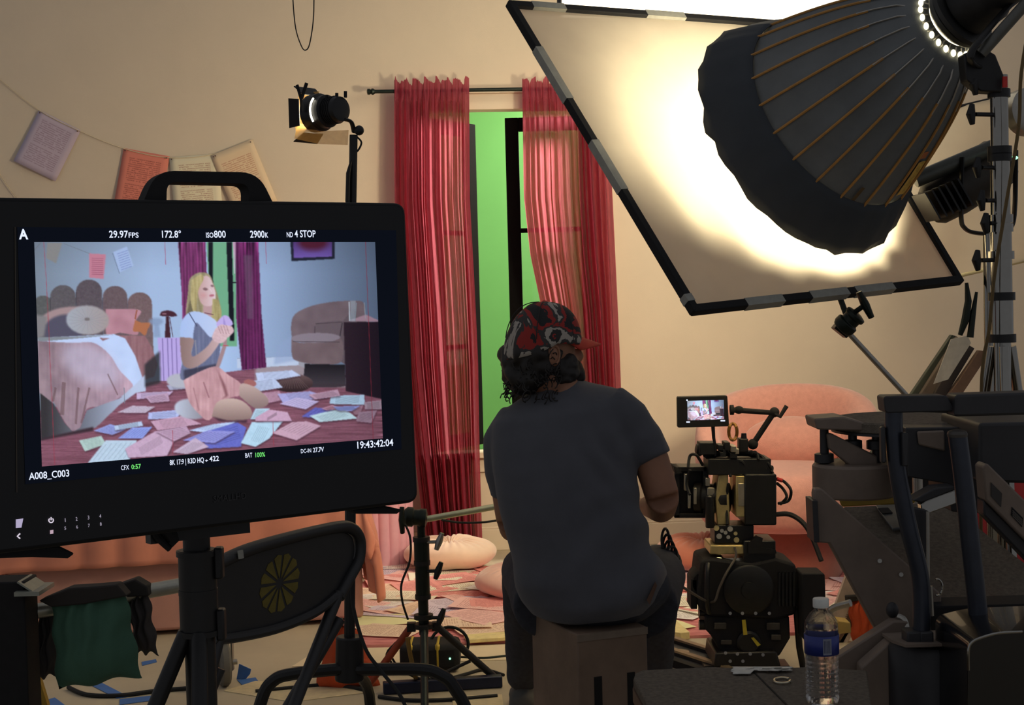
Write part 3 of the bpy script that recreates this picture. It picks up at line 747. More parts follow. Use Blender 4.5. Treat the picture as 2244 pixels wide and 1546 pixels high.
# hanging wire loop at the top
wl = smooth_path([P(641, -60, 5.2), P(642, 0, 5.2), P(648, 62, 5.2), P(660, 100, 5.2), P(669, 110, 5.2), P(678, 98, 5.2), P(686, 50, 5.2), P(688, 0, 5.2), P(687, -60, 5.2)], 6)
one('wire_loop', MB().tube(wl, .0022, 6), RUB, 'thin dark wire loop dangling from above over the wall', 'wire')

# the second lamp is lit: its beam rakes across the set wall
kl = area('lamp_beam', P(1992, 470, 5.3), W0 + WU * -.75 + V((0, 0, 1.2)), .3, .3, KEY_W, WARM, spread=120)
# ================================================================== director's monitor
MQ = P(75, 531, 1.823); me1 = V((.393, .257, 0)).normalized(); mup = V((-.003, .014, .274)).normalized()
mup = (mup - me1 * mup.dot(me1)).normalized(); mn = me1.cross(mup)      # towards the viewer
mn = mn if mn.y < 0 else -mn
def S(px, py, off=0.0): return PLN(px, py, MQ + mn * off, mn)
mon = thing('director_monitor', 'large black video monitor with carry handle showing a woman on a pink set', 'monitor', S(430, 1165))
case_m = mat('monitor_case', (17, 18, 21), .55, .1, var=.08, scale=20, spec=.3)
def rounded(c, r):
    """round the corners of a pixel outline by r pixels"""
    out = []; n = len(c)
    for i in range(n):
        p, a, b = V(c[i] + (0,)), V(c[i - 1] + (0,)), V(c[(i + 1) % n] + (0,)); rr = r[i] if isinstance(r, (list, tuple)) else r
        u, w_ = (a - p).normalized(), (b - p).normalized()
        for k in range(7):
            t = k / 6; q = (p + u * rr) * (1 - t) ** 2 + p * 2 * t * (1 - t) + (p + w_ * rr) * t * t
            out.append((q.x, q.y))
    return out
out = rounded([(-34, 432), (888, 445), (917, 1101), (-34, 1219)], [18, 24, 24, 18])
obj('housing', MB().ext([S(x, y, -.004) for x, y in out], mn * -.062), case_m, mon, bevel=.004)
inn = rounded([(-22, 441), (882, 452), (910, 1095), (-22, 1208)], 18)
obj('front_bezel', MB().ext([S(x, y, -.0015) for x, y in inn], mn * -.004), mat('bezel_gloss', (14, 15, 19), .35, var=.05, spec=.35), mon)
hnd = rounded([(310, 452), (343, 374), (566, 378), (604, 456), (545, 455), (546, 403), (366, 399), (365, 452)], [1, 40, 40, 1, 1, 22, 22, 1])
obj('carry_handle', MB().ext([S(x, y, -.022) for x, y in hnd], mn * -.028), BLKM, mon, bevel=.004)
obj('tilt_bracket', MB().ext([S(x, y, -.03) for x, y in [(-30, 1205), (128, 1196), (165, 1214), (150, 1225), (72, 1222), (-30, 1226)]], mn * -.03), BLKM, mon, bevel=.003)
obj('tilt_bracket', MB().ext([S(x, y, -.03) for x, y in [(775, 1116), (840, 1108), (884, 1118), (872, 1127), (780, 1127)]], mn * -.03), BLKM, mon, bevel=.003)
obj('tally_strip', MB().ext([S(x, y, .0004) for x, y in [(32, 498), (34, 498), (38, 1080), (36, 1080)]], mn * -.001), mat('edge_grey', (70, 62, 52), .5), mon)
scr = obj('screen', MB().ext([S(x, y, .0002) for x, y in [(38, 498), (868, 505), (880, 985), (56, 1062)]], mn * -.001), emit('screen_black', (.0030, .0040, .0075), 1.0), mon)

# ---- the picture, painted in code and carried by the vertices of a fine flat grid
X0, Y0, PW, PH = 70, 524, 776, 506
yy, xx = np.mgrid[0:PH, 0:PW].astype(float); xx += X0; yy += Y0
rng = np.random.default_rng(3)
def blur(a, r):
    for ax in (0, 1):
        k = int(r)
        if k < 1: continue
        p = np.pad(a, [(k + 1, k) if i == ax else (0, 0) for i in range(a.ndim)], mode='edge'); c = np.cumsum(p, axis=ax)
        n = 2 * k + 1
        a = (np.take(c, range(n, c.shape[ax]), ax) - np.take(c, range(0, c.shape[ax] - n), ax)) / n
    return a
def nz(s, t=None):
    t = t or s
    a = rng.normal(0, 1, (PH, PW)); a = blur(blur(a, s), s) if s == t else a
    if s != t:
        for ax, k in ((0, t), (1, s)):
            p = np.pad(a, [(k + 1, k) if i == ax else (0, 0) for i in range(2)], mode='edge'); c = np.cumsum(p, axis=ax); n = 2 * k + 1
            a = (np.take(c, range(n, c.shape[ax]), ax) - np.take(c, range(0, c.shape[ax] - n), ax)) / n
    return a / (a.std() + 1e-9)
def ramp(*st):
    """colour by vertical or horizontal gradient: (axis, p0, col0, p1, col1)"""
    ax, p0, c0, p1, c1 = st; v = np.clip(((yy if ax == 'y' else xx) - p0) / (p1 - p0), 0, 1)[..., None]
    return np.array(c0, float) * (1 - v) + np.array(c1, float) * v
img = ramp('x', 75, (112, 124, 140), 330, (150, 172, 206)); img2 = ramp('x', 480, (158, 182, 220), 830, (84, 98, 122))
img = np.where((xx < 450)[..., None], img, img2)
img *= (1 - .10 * np.clip((600 - yy) / 80, 0, 1))[..., None]
def mask(pts, soft=1):
    pts = np.array(pts, float); m_ = np.zeros((PH, PW), bool); n = len(pts)
    for i in range(n):
        (x1, y1), (x2, y2) = pts[i], pts[(i + 1) % n]
        if y1 == y2: continue
        c = ((yy + .25) >= min(y1, y2)) & ((yy + .25) < max(y1, y2)); m_ ^= c & (xx < x1 + (yy + .25 - y1) * (x2 - x1) / (y2 - y1))
    return blur(m_.astype(float), soft)
def emask(cx, cy, rx, ry, rot=0, soft=1):
    c, s = math.cos(rot), math.sin(rot); a = (xx - cx) * c + (yy - cy) * s; b = -(xx - cx) * s + (yy - cy) * c
    return blur(((a / rx) ** 2 + (b / ry) ** 2 < 1).astype(float), soft)
def put(m_, col, k=1.0):
    global img
    col = np.array(col, float) if not isinstance(col, np.ndarray) else col
    m_ = (m_ * k)[..., None]; img = img * (1 - m_) + col * m_
def poly(pts, col, soft=1, k=1.0): put(mask(pts, soft), col, k)
def ellp(cx, cy, rx, ry, col, rot=0, soft=1, k=1.0): put(emask(cx, cy, rx, ry, rot, soft), col, k)
def cur(pts, n=6): return [(q.x, q.y) for q in smooth_path([V((x, y, 0)) for x, y in pts], n)]
def line(x0, y0, x1, y1, w_, col, k=1.0):
    d = math.hypot(x1 - x0, y1 - y0); t = ((xx - x0) * (x1 - x0) + (yy - y0) * (y1 - y0)) / d / d
    e = np.abs((xx - x0) * (y1 - y0) - (yy - y0) * (x1 - x0)) / d
    put(np.clip(w_ / 2 + .5 - e, 0, 1) * ((t >= 0) & (t <= 1)), col, k)
fold = nz(2, 40); soft8 = nz(8); fine = nz(1); streak = nz(26, 1)
# floor and skirting
poly([(70, 1040), (70, 905), (330, 838), (560, 808), (650, 800), (850, 880), (850, 1040)], (118, 76, 92) + streak[..., None] * np.array([7, 5, 6]))
poly([(560, 795), (660, 788), (760, 820), (760, 850), (560, 840)], (150, 146, 154), 3, .8)
poly([(520, 786), (655, 781), (655, 801), (520, 808)], (172, 186, 212)); line(520, 786, 655, 781, 1.2, (130, 144, 172))
poly([(600, 800), (605, 760), (640, 735), (650, 790)], (132, 150, 186), 3, .6)
# window and curtains
poly([(452, 531), (516, 531), (520, 760), (466, 760)], (104, 158, 128))
poly([(456, 531), (466, 531), (468, 700), (460, 700)], (26, 28, 36))
poly([(496, 531), (508, 531), (514, 748), (504, 748)], (24, 26, 34)); line(508, 620, 552, 618, 3, (26, 28, 36)); line(512, 531, 514, 600, 2, (190, 176, 196))
stripe = (np.sin(xx * .9 - yy * .02) * 10 + fold * 9)[..., None]
poly([(390, 531), (450, 531), (455, 640), (440, 720), (402, 760), (398, 640)], np.array([104, 50, 92]) + stripe * np.array([1.2, .5, 1.0]))
poly([(510, 531), (520, 531), (523, 640), (514, 560)], (186, 134, 172), 1, .8)
poly([(516, 531), (566, 531), (573, 690), (584, 806), (530, 812), (518, 700)], np.array([84, 36, 76]) + stripe * np.array([1.1, .4, .9]))
poly([(534, 560), (552, 560), (556, 700), (542, 700)], (96, 78, 98), 2, .55)
# letters on the wall
poly([(104, 533), (136, 533), (123, 578), (101, 566)], (122, 122, 124)); line(75, 548, 90, 532, 1.2, (96, 102, 110)); line(140, 534, 196, 556, 1.2, (104, 112, 126))
poly([(196, 556), (232, 558), (227, 612), (195, 609)], (176, 116, 136)); poly([(248, 553), (278, 541), (293, 583), (262, 598)], (150, 170, 208)); line(247, 556, 262, 600, 1.4, (104, 118, 144))
for k in range(9): line(201, 566 + k * 4.4, 226, 567 + k * 4.4, 1.4, (128, 72, 96), .7)
for k in range(8): line(257 + k * 1.2, 557 + k * 5, 280 + k * 1.2, 549 + k * 5, 1.4, (104, 116, 168), .7)
# framed picture
poly([(636, 526), (734, 526), (734, 568), (639, 573)], (32, 34, 48)); poly([(642, 526), (728, 526), (728, 563), (644, 566)], ramp('y', 531, (74, 52, 104), 566, (104, 82, 160))); ellp(686, 533, 32, 16, (72, 26, 40), 0, 7, .9)
# headboard
for cx_, ty, hw, c in ((94, 648, 20, (84, 86, 88)), (138, 625, 28, (86, 82, 88)), (306, 641, 27, (106, 88, 92)), (252, 627, 27, (96, 82, 88)), (195, 613, 28.5, (84, 76, 84))):
    ya = ty + hw * .95; put(np.maximum(mask([(cx_ - hw, ya), (cx_ + hw, ya), (cx_ + hw + 4, 790), (cx_ - hw + 3, 790)], 1), emask(cx_, ya, hw, hw * .95)), np.array(c) + fine[..., None] * 2)
    line(cx_ - hw, ya, cx_ - hw + 1, 740, 2, (58, 54, 62), .7)
# pillows
ellp(150, 695, 58, 22, (150, 128, 132), -.1, 2); ellp(140, 722, 46, 32, (78, 76, 94), -.2, 3); poly([(75, 690), (104, 694), (96, 738), (78, 744)], (120, 118, 122), 3)
poly(cur([(232, 678), (306, 680), (298, 704), (302, 734), (262, 730), (234, 736), (232, 678)]), np.array([166, 122, 136]) + soft8[..., None] * 4, 1)
poly(cur([(296, 702), (312, 708), (330, 708), (324, 722), (318, 736), (306, 728), (292, 726), (296, 702)]), (160, 102, 74), 1); line(300, 680, 296, 700, 3, (140, 84, 66))
ellp(192, 702, 47, 32, ramp('x', 150, (150, 156, 168), 236, (150, 140, 142)), .05, 2)
for k in range(20):
    a = k * PI / 10; line(192 + 6 * math.cos(a), 702 + 4 * math.sin(a), 192 + 42 * math.cos(a), 702 + 28 * math.sin(a), 1.0, (128, 128, 138), .45)
ellp(191, 700, 6, 4, (110, 104, 108), 0, 1)
# bed
poly([(256, 735), (318, 737), (332, 760), (346, 800), (338, 826), (300, 838), (282, 780)], np.array([136, 100, 108]) + fold[..., None] * 6)
poly([(82, 742), (250, 733), (274, 742), (296, 780), (312, 828), (300, 850), (270, 870), (84, 850)], np.array([176, 194, 230]) + soft8[..., None] * 2)
poly([(82, 740), (180, 738), (250, 734), (186, 741), (84, 750)], (120, 126, 134)); poly([(218, 741), (240, 742), (225, 748)], (132, 100, 108))
dv = np.array([152, 124, 132]) + (soft8 * 6 + fold * 4)[..., None] * np.array([1, .9, .9]) + ramp('x', 85, (-22, -12, -10), 280, (14, 16, 26))
poly(cur([(82, 748), (160, 752), (205, 752), (240, 778), (262, 812), (292, 848), (262, 872), (228, 890), (190, 898), (176, 938), (160, 946), (142, 926), (118, 884), (86, 860), (82, 748)]), dv, 1)
ellp(200, 800, 70, 40, (184, 180, 206), .5, 14, .55)
for x0, y0, x1, y1, w_ in ((140, 838, 136, 910, 9), (172, 850, 166, 930, 5), (196, 850, 178, 928, 4), (122, 850, 116, 880, 5), (236, 820, 258, 866, 3)): line(x0, y0, x1, y1, w_, (92, 70, 74), .55)
img = np.clip(img, 0, 255)
poly([(176, 938), (190, 900), (262, 874), (300, 840), (318, 822), (320, 858), (298, 862), (262, 888), (210, 938), (90, 966), (88, 862), (118, 886), (142, 928), (160, 948)], ramp('x', 100, (52, 50, 54), 290, (172, 184, 212))); line(272, 850, 273, 884, 1.5, (110, 116, 130))
poly([(90, 966), (90, 962), (205, 936), (205, 945)], (58, 44, 52), 2)
# night table and lamp
poly([(345, 741), (398, 741), (398, 834), (352, 836)], (170, 154, 212))
for x in (356, 367, 376, 386): line(x, 742, x + 3, 835, 2.5, (116, 102, 156), .8)
poly([(316, 800), (350, 770), (352, 840), (318, 850)], (44, 44, 50), 3, .85); ellp(342, 705, 16, 8, (122, 140, 172), 0, 3, .8); poly([(338, 710), (348, 710), (352, 740), (336, 740)], (122, 140, 172), 2, .7)
poly(cur([(350, 693), (354, 684), (368, 681), (382, 685), (386, 694), (350, 693)], 4), (66, 38, 50)); poly([(364, 694), (370, 694), (374, 741), (361, 741)], (62, 36, 46)); line(372, 696, 379, 740, 1.3, (70, 44, 56)); ellp(360, 688, 5, 2, (150, 110, 126), 0, 1, .8)
# armchair, side table, pouf
put(np.maximum(mask(cur([(640, 745), (638, 715), (646, 690), (680, 672), (730, 662), (778, 660), (796, 664), (800, 690), (796, 780), (640, 745)]), 1), 0), np.array([104, 90, 98]) + soft8[..., None] * 3)
poly(cur([(688, 735), (690, 715), (704, 707), (752, 706), (752, 738), (688, 735)]), (96, 84, 92)); line(690, 735, 690, 716, 1.5, (64, 54, 62)); line(692, 710, 752, 706, 1.5, (70, 60, 68))
poly(cur([(744, 740), (748, 712), (764, 690), (780, 684), (780, 792), (744, 790), (744, 740)]), (92, 80, 88)); line(744, 742, 750, 708, 2, (58, 50, 58)); ellp(692, 741, 54, 11, (126, 116, 128), -.02, 1)
poly(cur([(638, 744), (660, 752), (720, 752), (748, 744), (752, 780), (742, 797), (700, 800), (652, 792), (640, 780), (638, 744)]), np.array([108, 92, 98]) + soft8[..., None] * 3); line(642, 749, 744, 750, 1.4, (72, 62, 70))
poly([(668, 798), (756, 800), (758, 846), (664, 842)], ramp('y', 798, (30, 28, 34), 846, (64, 58, 66))); ellp(710, 845, 48, 5, (60, 52, 60))
poly([(753, 707), (832, 705), (840, 876), (758, 858)], ramp('x', 753, (44, 32, 42), 836, (30, 22, 32)))
poly([(762, 704), (802, 690), (830, 703), (828, 706)], (150, 122, 138), 1); poly([(768, 660), (780, 660), (778, 705), (766, 705)], (150, 168, 184), 1, .55); line(765, 662, 766, 704, 2, (196, 212, 226), .8); line(781, 664, 778, 704, 1.5, (120, 134, 146)); line(798, 664, 801, 698, 2, (140, 150, 160), .7)
put(emask(640, 840, 46, 20, 0, 1), ramp('y', 820, (100, 80, 82), 860, (42, 30, 34)))
for k in range(14): line(640 + 2 * (k - 7), 826, 640 + 6.2 * (k - 7), 852, 1.2, (116, 96, 98), .45)
# letters on the floor
SHT = [((365, 845), (420, 838), (432, 850), (372, 856), (150, 152, 178)), ((560, 818), (640, 812), (660, 824), (565, 840), (170, 182, 214)), ((540, 838), (600, 828), (620, 850), (545, 862), (164, 176, 206)), ((575, 862), (612, 858), (626, 876), (588, 884), (164, 128, 150)), ((608, 864), (680, 858), (720, 872), (620, 884), (150, 148, 196)),
 ((300, 862), (380, 858), (370, 868), (300, 876), (176, 156, 190)), ((318, 870), (368, 862), (372, 880), (330, 884), (168, 140, 166)), ((256, 905), (290, 890), (340, 892), (318, 906), (176, 164, 184)), ((326, 905), (400, 898), (388, 918), (324, 920), (160, 170, 216)), ((330, 924), (402, 912), (442, 930), (345, 944), (176, 142, 166)),
 ((205, 945), (242, 930), (276, 942), (246, 954), (132, 142, 200)), ((250, 934), (310, 924), (314, 934), (252, 944), (162, 180, 210)), ((258, 962), (290, 938), (334, 936), (312, 962), (128, 142, 208)), ((173, 966), (222, 956), (233, 974), (186, 990), (158, 182, 180)), ((192, 1016), (232, 966), (300, 966), (284, 1010), (166, 186, 206)), ((274, 984), (340, 946), (390, 950), (366, 1000), (282, 1004), (176, 150, 176)),
 ((340, 946), (408, 934), (418, 950), (382, 968), (168, 140, 166)), ((414, 944), (470, 930), (520, 924), (470, 952), (166, 184, 220)), ((440, 950), (520, 926), (540, 938), (528, 980), (452, 984), (92, 98, 178)), ((400, 966), (456, 944), (516, 946), (470, 972), (130, 132, 196)), ((378, 992), (428, 960), (458, 980), (410, 996), (176, 158, 182)), ((528, 972), (552, 926), (620, 924), (590, 962), (560, 980), (162, 192, 214)),
 ((548, 920), (560, 896), (592, 896), (570, 920), (160, 186, 206)), ((560, 916), (590, 898), (630, 904), (640, 924), (560, 924), (178, 146, 172)), ((596, 950), (640, 926), (672, 924), (704, 934), (650, 966), (178, 146, 166)), ((612, 886), (650, 872), (700, 880), (670, 898), (170, 160, 200)), ((660, 914), (690, 894), (730, 896), (740, 922), (90, 92, 168)), ((678, 912), (752, 894), (784, 918), (700, 926), (168, 194, 206)),
 ((725, 868), (798, 866), (800, 888), (722, 886), (156, 182, 206)), ((704, 896), (728, 888), (748, 896), (716, 900), (168, 124, 144)), ((676, 866), (740, 854), (746, 868), (690, 876), (168, 136, 158)), ((770, 900), (796, 888), (790, 908), (778, 910), (148, 112, 130)), ((798, 882), (836, 878), (838, 898), (800, 898), (142, 122, 138)), ((786, 904), (826, 900), (814, 928), (780, 924), (136, 112, 130)), ((730, 892), (790, 890), (770, 902), (740, 900), (128, 138, 198))]
for sh in SHT:
    *pts, c = sh; poly([(x + 1, y + 3) for x, y in pts], (52, 32, 44), 2, .55)
    poly(pts, np.array(c) * 1.04 + fine[..., None] * 2)
    cxp, cyp = np.mean([p_[0] for p_ in pts]), np.mean([p_[1] for p_ in pts])
    for k in range(-3, 4):
        dx, dy = (pts[1][0] - pts[0][0]) * .36, (pts[1][1] - pts[0][1]) * .36; ex, ey = (pts[-1][0] - pts[0][0]) * .12 * k, (pts[-1][1] - pts[0][1]) * .12 * k
        line(cxp - dx + ex, cyp - dy + ey, cxp + dx + ex, cyp + dy + ey, 1.0, np.array(c) * .66, .5)
# seated woman
ellp(395, 835, 30, 16, (166, 168, 182), 0, 2); put(emask(420, 897, 38, 22, .12, 2), ramp('x', 385, (176, 184, 204), 450, (130, 128, 140)))
hair = (142, 134, 108)
poly(cur([(412, 640), (416, 612), (436, 598), (458, 602), (468, 622), (478, 650), (484, 680), (482, 700), (470, 706), (440, 704), (424, 700), (408, 690), (412, 640)]), np.array(hair) + fold[..., None] * 13)
poly(cur([(408, 690), (416, 660), (424, 640), (430, 672), (424, 702), (408, 690)]), (84, 78, 62), 2, .7)
poly([(446, 664), (470, 668), (468, 700), (446, 698)], (172, 142, 146))
put(mask(cur([(432, 634), (440, 610), (456, 606), (466, 622), (473, 648), (468, 666), (456, 672), (440, 664), (432, 634)]), 1), ramp('x', 430, (176, 142, 142), 474, (206, 186, 194)))
ellp(450, 634, 5.5, 3, (104, 76, 82), .2, 1, .8); ellp(465, 627, 3.6, 2.4, (104, 76, 82), .2, 1, .8); ellp(464, 648, 5.5, 2.6, (164, 96, 112), -.15, 1, .95); line(459, 632, 464, 640, 1.6, (214, 196, 204), .7); ellp(446, 648, 8, 6, (186, 130, 136), 0, 4, .5)
poly(cur([(420, 614), (440, 602), (446, 612), (434, 640), (428, 690), (418, 660), (420, 614)]), np.array([164, 152, 110]) + fold[..., None] * 15); poly(cur([(466, 656), (478, 660), (486, 690), (476, 712), (464, 706), (466, 656)]), np.array([158, 148, 106]) + fold[..., None] * 14)
line(448, 686, 468, 690, 2, (110, 72, 84)); 
poly(cur([(394, 738), (398, 706), (414, 686), (436, 684), (460, 694), (476, 708), (478, 734), (420, 744), (394, 738)]), ramp('x', 394, (156, 178, 222), 478, (176, 190, 222)))
poly(cur([(424, 730), (430, 708), (446, 724), (462, 740), (482, 736), (480, 790), (474, 806), (400, 834), (402, 790), (418, 780), (424, 730)]), np.array([98, 104, 134]) + fold[..., None] * 5); line(414, 686, 432, 716, 2, (70, 74, 104)); line(428, 746, 434, 820, 3, (136, 136, 150), .7)
poly([(402, 812), (474, 798), (476, 806), (404, 836)], (52, 50, 66), 2, .8)
poly(cur([(394, 740), (424, 744), (420, 770), (424, 782), (452, 762), (472, 738), (484, 746), (458, 784), (428, 806), (408, 806), (398, 790), (394, 740)]), ramp('x', 394, (128, 106, 104), 480, (184, 158, 162)))
poly(cur([(472, 806), (486, 764), (492, 744), (498, 750), (488, 786), (478, 810), (472, 806)]), (150, 124, 130))
poly(cur([(474, 708), (490, 692), (502, 696), (510, 712), (492, 718), (476, 716), (474, 708)]), (176, 160, 216)); poly([(490, 694), (496, 716), (490, 717)], (140, 124, 186), 1, .7)
poly(cur([(464, 740), (472, 722), (484, 712), (496, 714), (508, 716), (512, 728), (498, 742), (488, 752), (472, 750), (464, 740)]), np.array([196, 168, 176]) + fine[..., None] * 3)
for k in range(4): line(478 + 6 * k, 716 - k, 484 + 6 * k, 732, 1.2, (140, 108, 118), .7)
poly(cur([(402, 834), (440, 814), (474, 804), (500, 822), (528, 842), (526, 866), (506, 872), (482, 884), (466, 914), (454, 922), (436, 908), (414, 880), (402, 834)]), np.array([182, 142, 150]) + (fold * 6 + soft8 * 5)[..., None])
poly([(476, 810), (494, 846), (500, 868), (484, 878), (494, 868), (484, 836)], (116, 74, 82), 2, .8); line(446, 838, 458, 872, 3, (126, 86, 96), .6); line(424, 850, 436, 900, 3, (140, 100, 110), .5)
ellp(548, 840, 14, 8, (150, 96, 96), .2, 1)
put(mask(cur([(524, 868), (528, 842), (556, 848), (584, 870), (588, 884), (578, 893), (556, 894), (524, 868)]), 1), ramp('y', 845, (176, 154, 150), 894, (128, 108, 108)))
put(mask(cur([(464, 914), (474, 884), (500, 874), (528, 878), (548, 894), (552, 910), (542, 920), (500, 922), (464, 914)]), 1), ramp('y', 876, (184, 162, 156), 922, (130, 108, 106)))
poly([(466, 914), (500, 923), (542, 921), (540, 928), (480, 924)], (48, 34, 46), 2, .7)
# frame guides
line(96, 531, 103, 640, 1.2, (150, 66, 84), .8)
line(103, 640, 120, 1020, 1.2, (150, 50, 66), .8); line(361, 531, 363, 580, 1.2, (150, 66, 96), .8); line(582, 531, 584, 578, 1.2, (150, 66, 96), .8); line(801, 531, 818, 966, 1.2, (130, 40, 56), .8)
line(378, 944, 379, 995, 1.2, (150, 50, 66), .8); line(598, 926, 600, 978, 1.2, (150, 50, 66), .8); line(490, 758, 500, 758, 1.5, (180, 60, 80))
img = img + rng.normal(0, 1.6, img.shape)
img *= (1 - .12 * np.clip((xx - 620) / 220, 0, 1))[..., None]
img = np.clip(img, 0, 255)
def grid_screen(nm, corners, nu, nv, pic, px0, py0, parent, strength, off):
    """flat emissive grid between four screen corners; colours sampled from the painted picture"""
    A, B, Cc, D = corners
    uu, vv = np.meshgrid(np.linspace(0, 1, nu), np.linspace(0, 1, nv))
    pts = (np.array(A)[None, None] * (1 - uu)[..., None] + np.array(B) * uu[..., None]) * (1 - vv)[..., None] + (np.array(D) * (1 - uu)[..., None] + np.array(Cc) * uu[..., None]) * vv[..., None]
    pts = pts.reshape(-1, 3)
    v_ = pts - np.array(CAM); fz = v_ @ np.array(FWD)
    if px0 is None: sx = (uu.ravel() * (pic.shape[1] - 1)); sy = vv.ravel() * (pic.shape[0] - 1)
    else: sx = CX + F * (v_ @ np.array(RGT)) / fz - px0; sy = CY - F * (v_ @ np.array(UPV)) / fz - py0
    sx = np.clip(sx, 0, pic.shape[1] - 1.001); sy = np.clip(sy, 0, pic.shape[0] - 1.001)
    i, j = sx.astype(int), sy.astype(int); fx_, fy_ = (sx - i)[:, None], (sy - j)[:, None]
    c = (pic[j, i] * (1 - fx_) + pic[j, i + 1] * fx_) * (1 - fy_) + (pic[j + 1, i] * (1 - fx_) + pic[j + 1, i + 1] * fx_) * fy_
    c = c / 255; c = np.where(c <= .04045, c / 12.92, ((c + .055) / 1.055) ** 2.4)
    idx = np.arange(nu * nv).reshape(nv, nu); f = np.stack([idx[:-1, :-1], idx[:-1, 1:], idx[1:, 1:], idx[1:, :-1]], -1).reshape(-1, 4)
    me = bpy.data.meshes.new(nm); me.vertices.add(len(pts)); ctr = pts.mean(0); me.vertices.foreach_set('co', (pts - ctr).astype(np.float32).ravel())
    me.loops.add(f.size); me.loops.foreach_set('vertex_index', f.astype(np.int32).ravel()); me.polygons.add(len(f)); me.polygons.foreach_set('loop_start', np.arange(0, f.size, 4, dtype=np.int32))
    me.update(calc_edges=True)
    ca = me.color_attributes.new('picture', 'FLOAT_COLOR', 'POINT'); ca.data.foreach_set('color', np.concatenate([c, np.ones((len(c), 1))], 1).astype(np.float32).ravel())
    t = NT(nm + '_picture'); at = t.n('ShaderNodeVertexColor', layer_name='picture'); e = t.n('ShaderNodeEmission', i_Strength=strength); t.l(at, e); t.l(e, t.out)
    me.materials.append(t.m); o = bpy.data.objects.new(nm, me); COL.objects.link(o); o.parent = parent
    pw = V(parent.location); q = parent.parent
    while q is not None: pw += V(q.location); q = q.parent
    o.location = V(ctr) - pw
    return o
pic = grid_screen('picture', [S(75, 531, .0008), S(822, 531, .0008), S(839, 961, .0008), S(92, 1023, .0008)], 500, 326, img, X0, Y0, scr, 1.0, .0008)
# ---- read-outs
wt = emit('readout_white', (.72, .78, .95), 1.0); gn = emit('readout_green', (.16, .72, .16), 1.0); dim = emit('readout_dim', (.30, .27, .34), 1.0)
def readout(txt, x0, x1, ybase, cap, m_, slope=0.0, par=None, bold=.012, nm='readout', off=.0009):
    o = S(x0, ybase, off); ux = (S(x1, ybase + slope * (x1 - x0), off) - o); L = ux.length; ux.normalize()
    uy = (mup - ux * mup.dot(ux)).normalized(); h = (S(x0, ybase - cap, off) - o).length
    mb = text_mb(txt, (0, 0, 0), (1, 0, 0), (0, 1, 0), h, bold); wd = max(q[0] for q in mb.v)
    mb.v = [tuple(o + ux * (q[0] * L / wd) + uy * q[1]) for q in mb.v]
    return obj(nm, mb, m_, par or scr)
readout('A', 43, 62, 524, 21, wt, bold=.03)
readout('29.97', 239, 281, 521, 15, wt); readout('FPS', 281, 304, 521, 11, wt); readout('172.8°', 352, 397, 521, 15, wt); readout('ISO', 451, 468, 521, 11, wt); readout('800', 469, 495, 521, 15, wt)
readout('2900', 548, 580, 521, 15, wt); readout('K', 581, 588, 521, 11, wt); readout('ND', 628, 642, 520, 11, wt); readout('4 STOP', 646, 692, 520, 15, wt)
s_ = -.085
readout('A008_C003', 64, 152, 1052, 15, wt, s_); readout('CFX', 265, 283, 1031, 10, wt, s_, bold=.004); readout('0:57', 288, 309, 1029, 10, gn, s_)
readout('8K 17:9 | R3D HQ', 372, 447, 1020, 11, wt, s_); readout('+', 449, 456, 1014, 7, wt, s_); readout('422', 459, 480, 1012, 11, wt, s_)
readout('BAT', 537, 553, 1004, 10, wt, s_, bold=.004); readout('100%', 558, 581, 1003, 10, gn, s_); readout('DC-IN', 659, 682, 994, 9, wt, s_, bold=.002); readout('27.7V', 686, 710, 992, 10, wt, s_); readout('19:43:42:04', 780, 862, 984, 15, wt, s_)
fm = mat('faint_print', (42, 42, 46), .6)
readout('SMALLHD', 468, 540, 1102, 14, fm, -.12, mon, 0, 'brand_mark', .0004)
bl_ = emit('button_white', (.62, .56, .66), 1.0)
for i, ch in enumerate('1234'): readout(ch, 140 + 26 * i, 144 + 26 * i, 1145 - 3 * i, 8, dim, -.12, mon, .01, 'button_mark', .0004)
for i, ch in enumerate('5678'): readout(ch, 141 + 26 * i, 145 + 26 * i, 1162 - 3 * i, 7, dim, -.12, mon, .01, 'button_mark', .0004)
obj('power_key', MB().ext([S(x, y, .0006) for x, y in [(35, 1139), (51, 1137), (47, 1157), (35, 1158)]], mn * -.0005), emit('key_lit', (.36, .32, .46), 1.0), mon)
obj('back_key', MB().tube([S(44, 1170, .0006), S(38, 1176, .0006), S(44, 1181, .0006)], .0009, 6), bl_, mon)
obj('power_key', MB().tube([S(112 + 5 * math.cos(a), 1141 + 5 * math.sin(a), .0006) for a in [(-50 + 280 * k / 12) * PI / 180 for k in range(13)]], .0007, 6).tube([S(112, 1134, .0006), S(112, 1141, .0006)], .0007, 6), bl_, mon)
obj('menu_key', MB().ext([S(x, y, .0006) for x, y in [(110, 1163), (117, 1162), (117, 1170), (110, 1171)]], mn * -.0005), emit('key_menu', (.42, .3, .36), 1.0), mon)

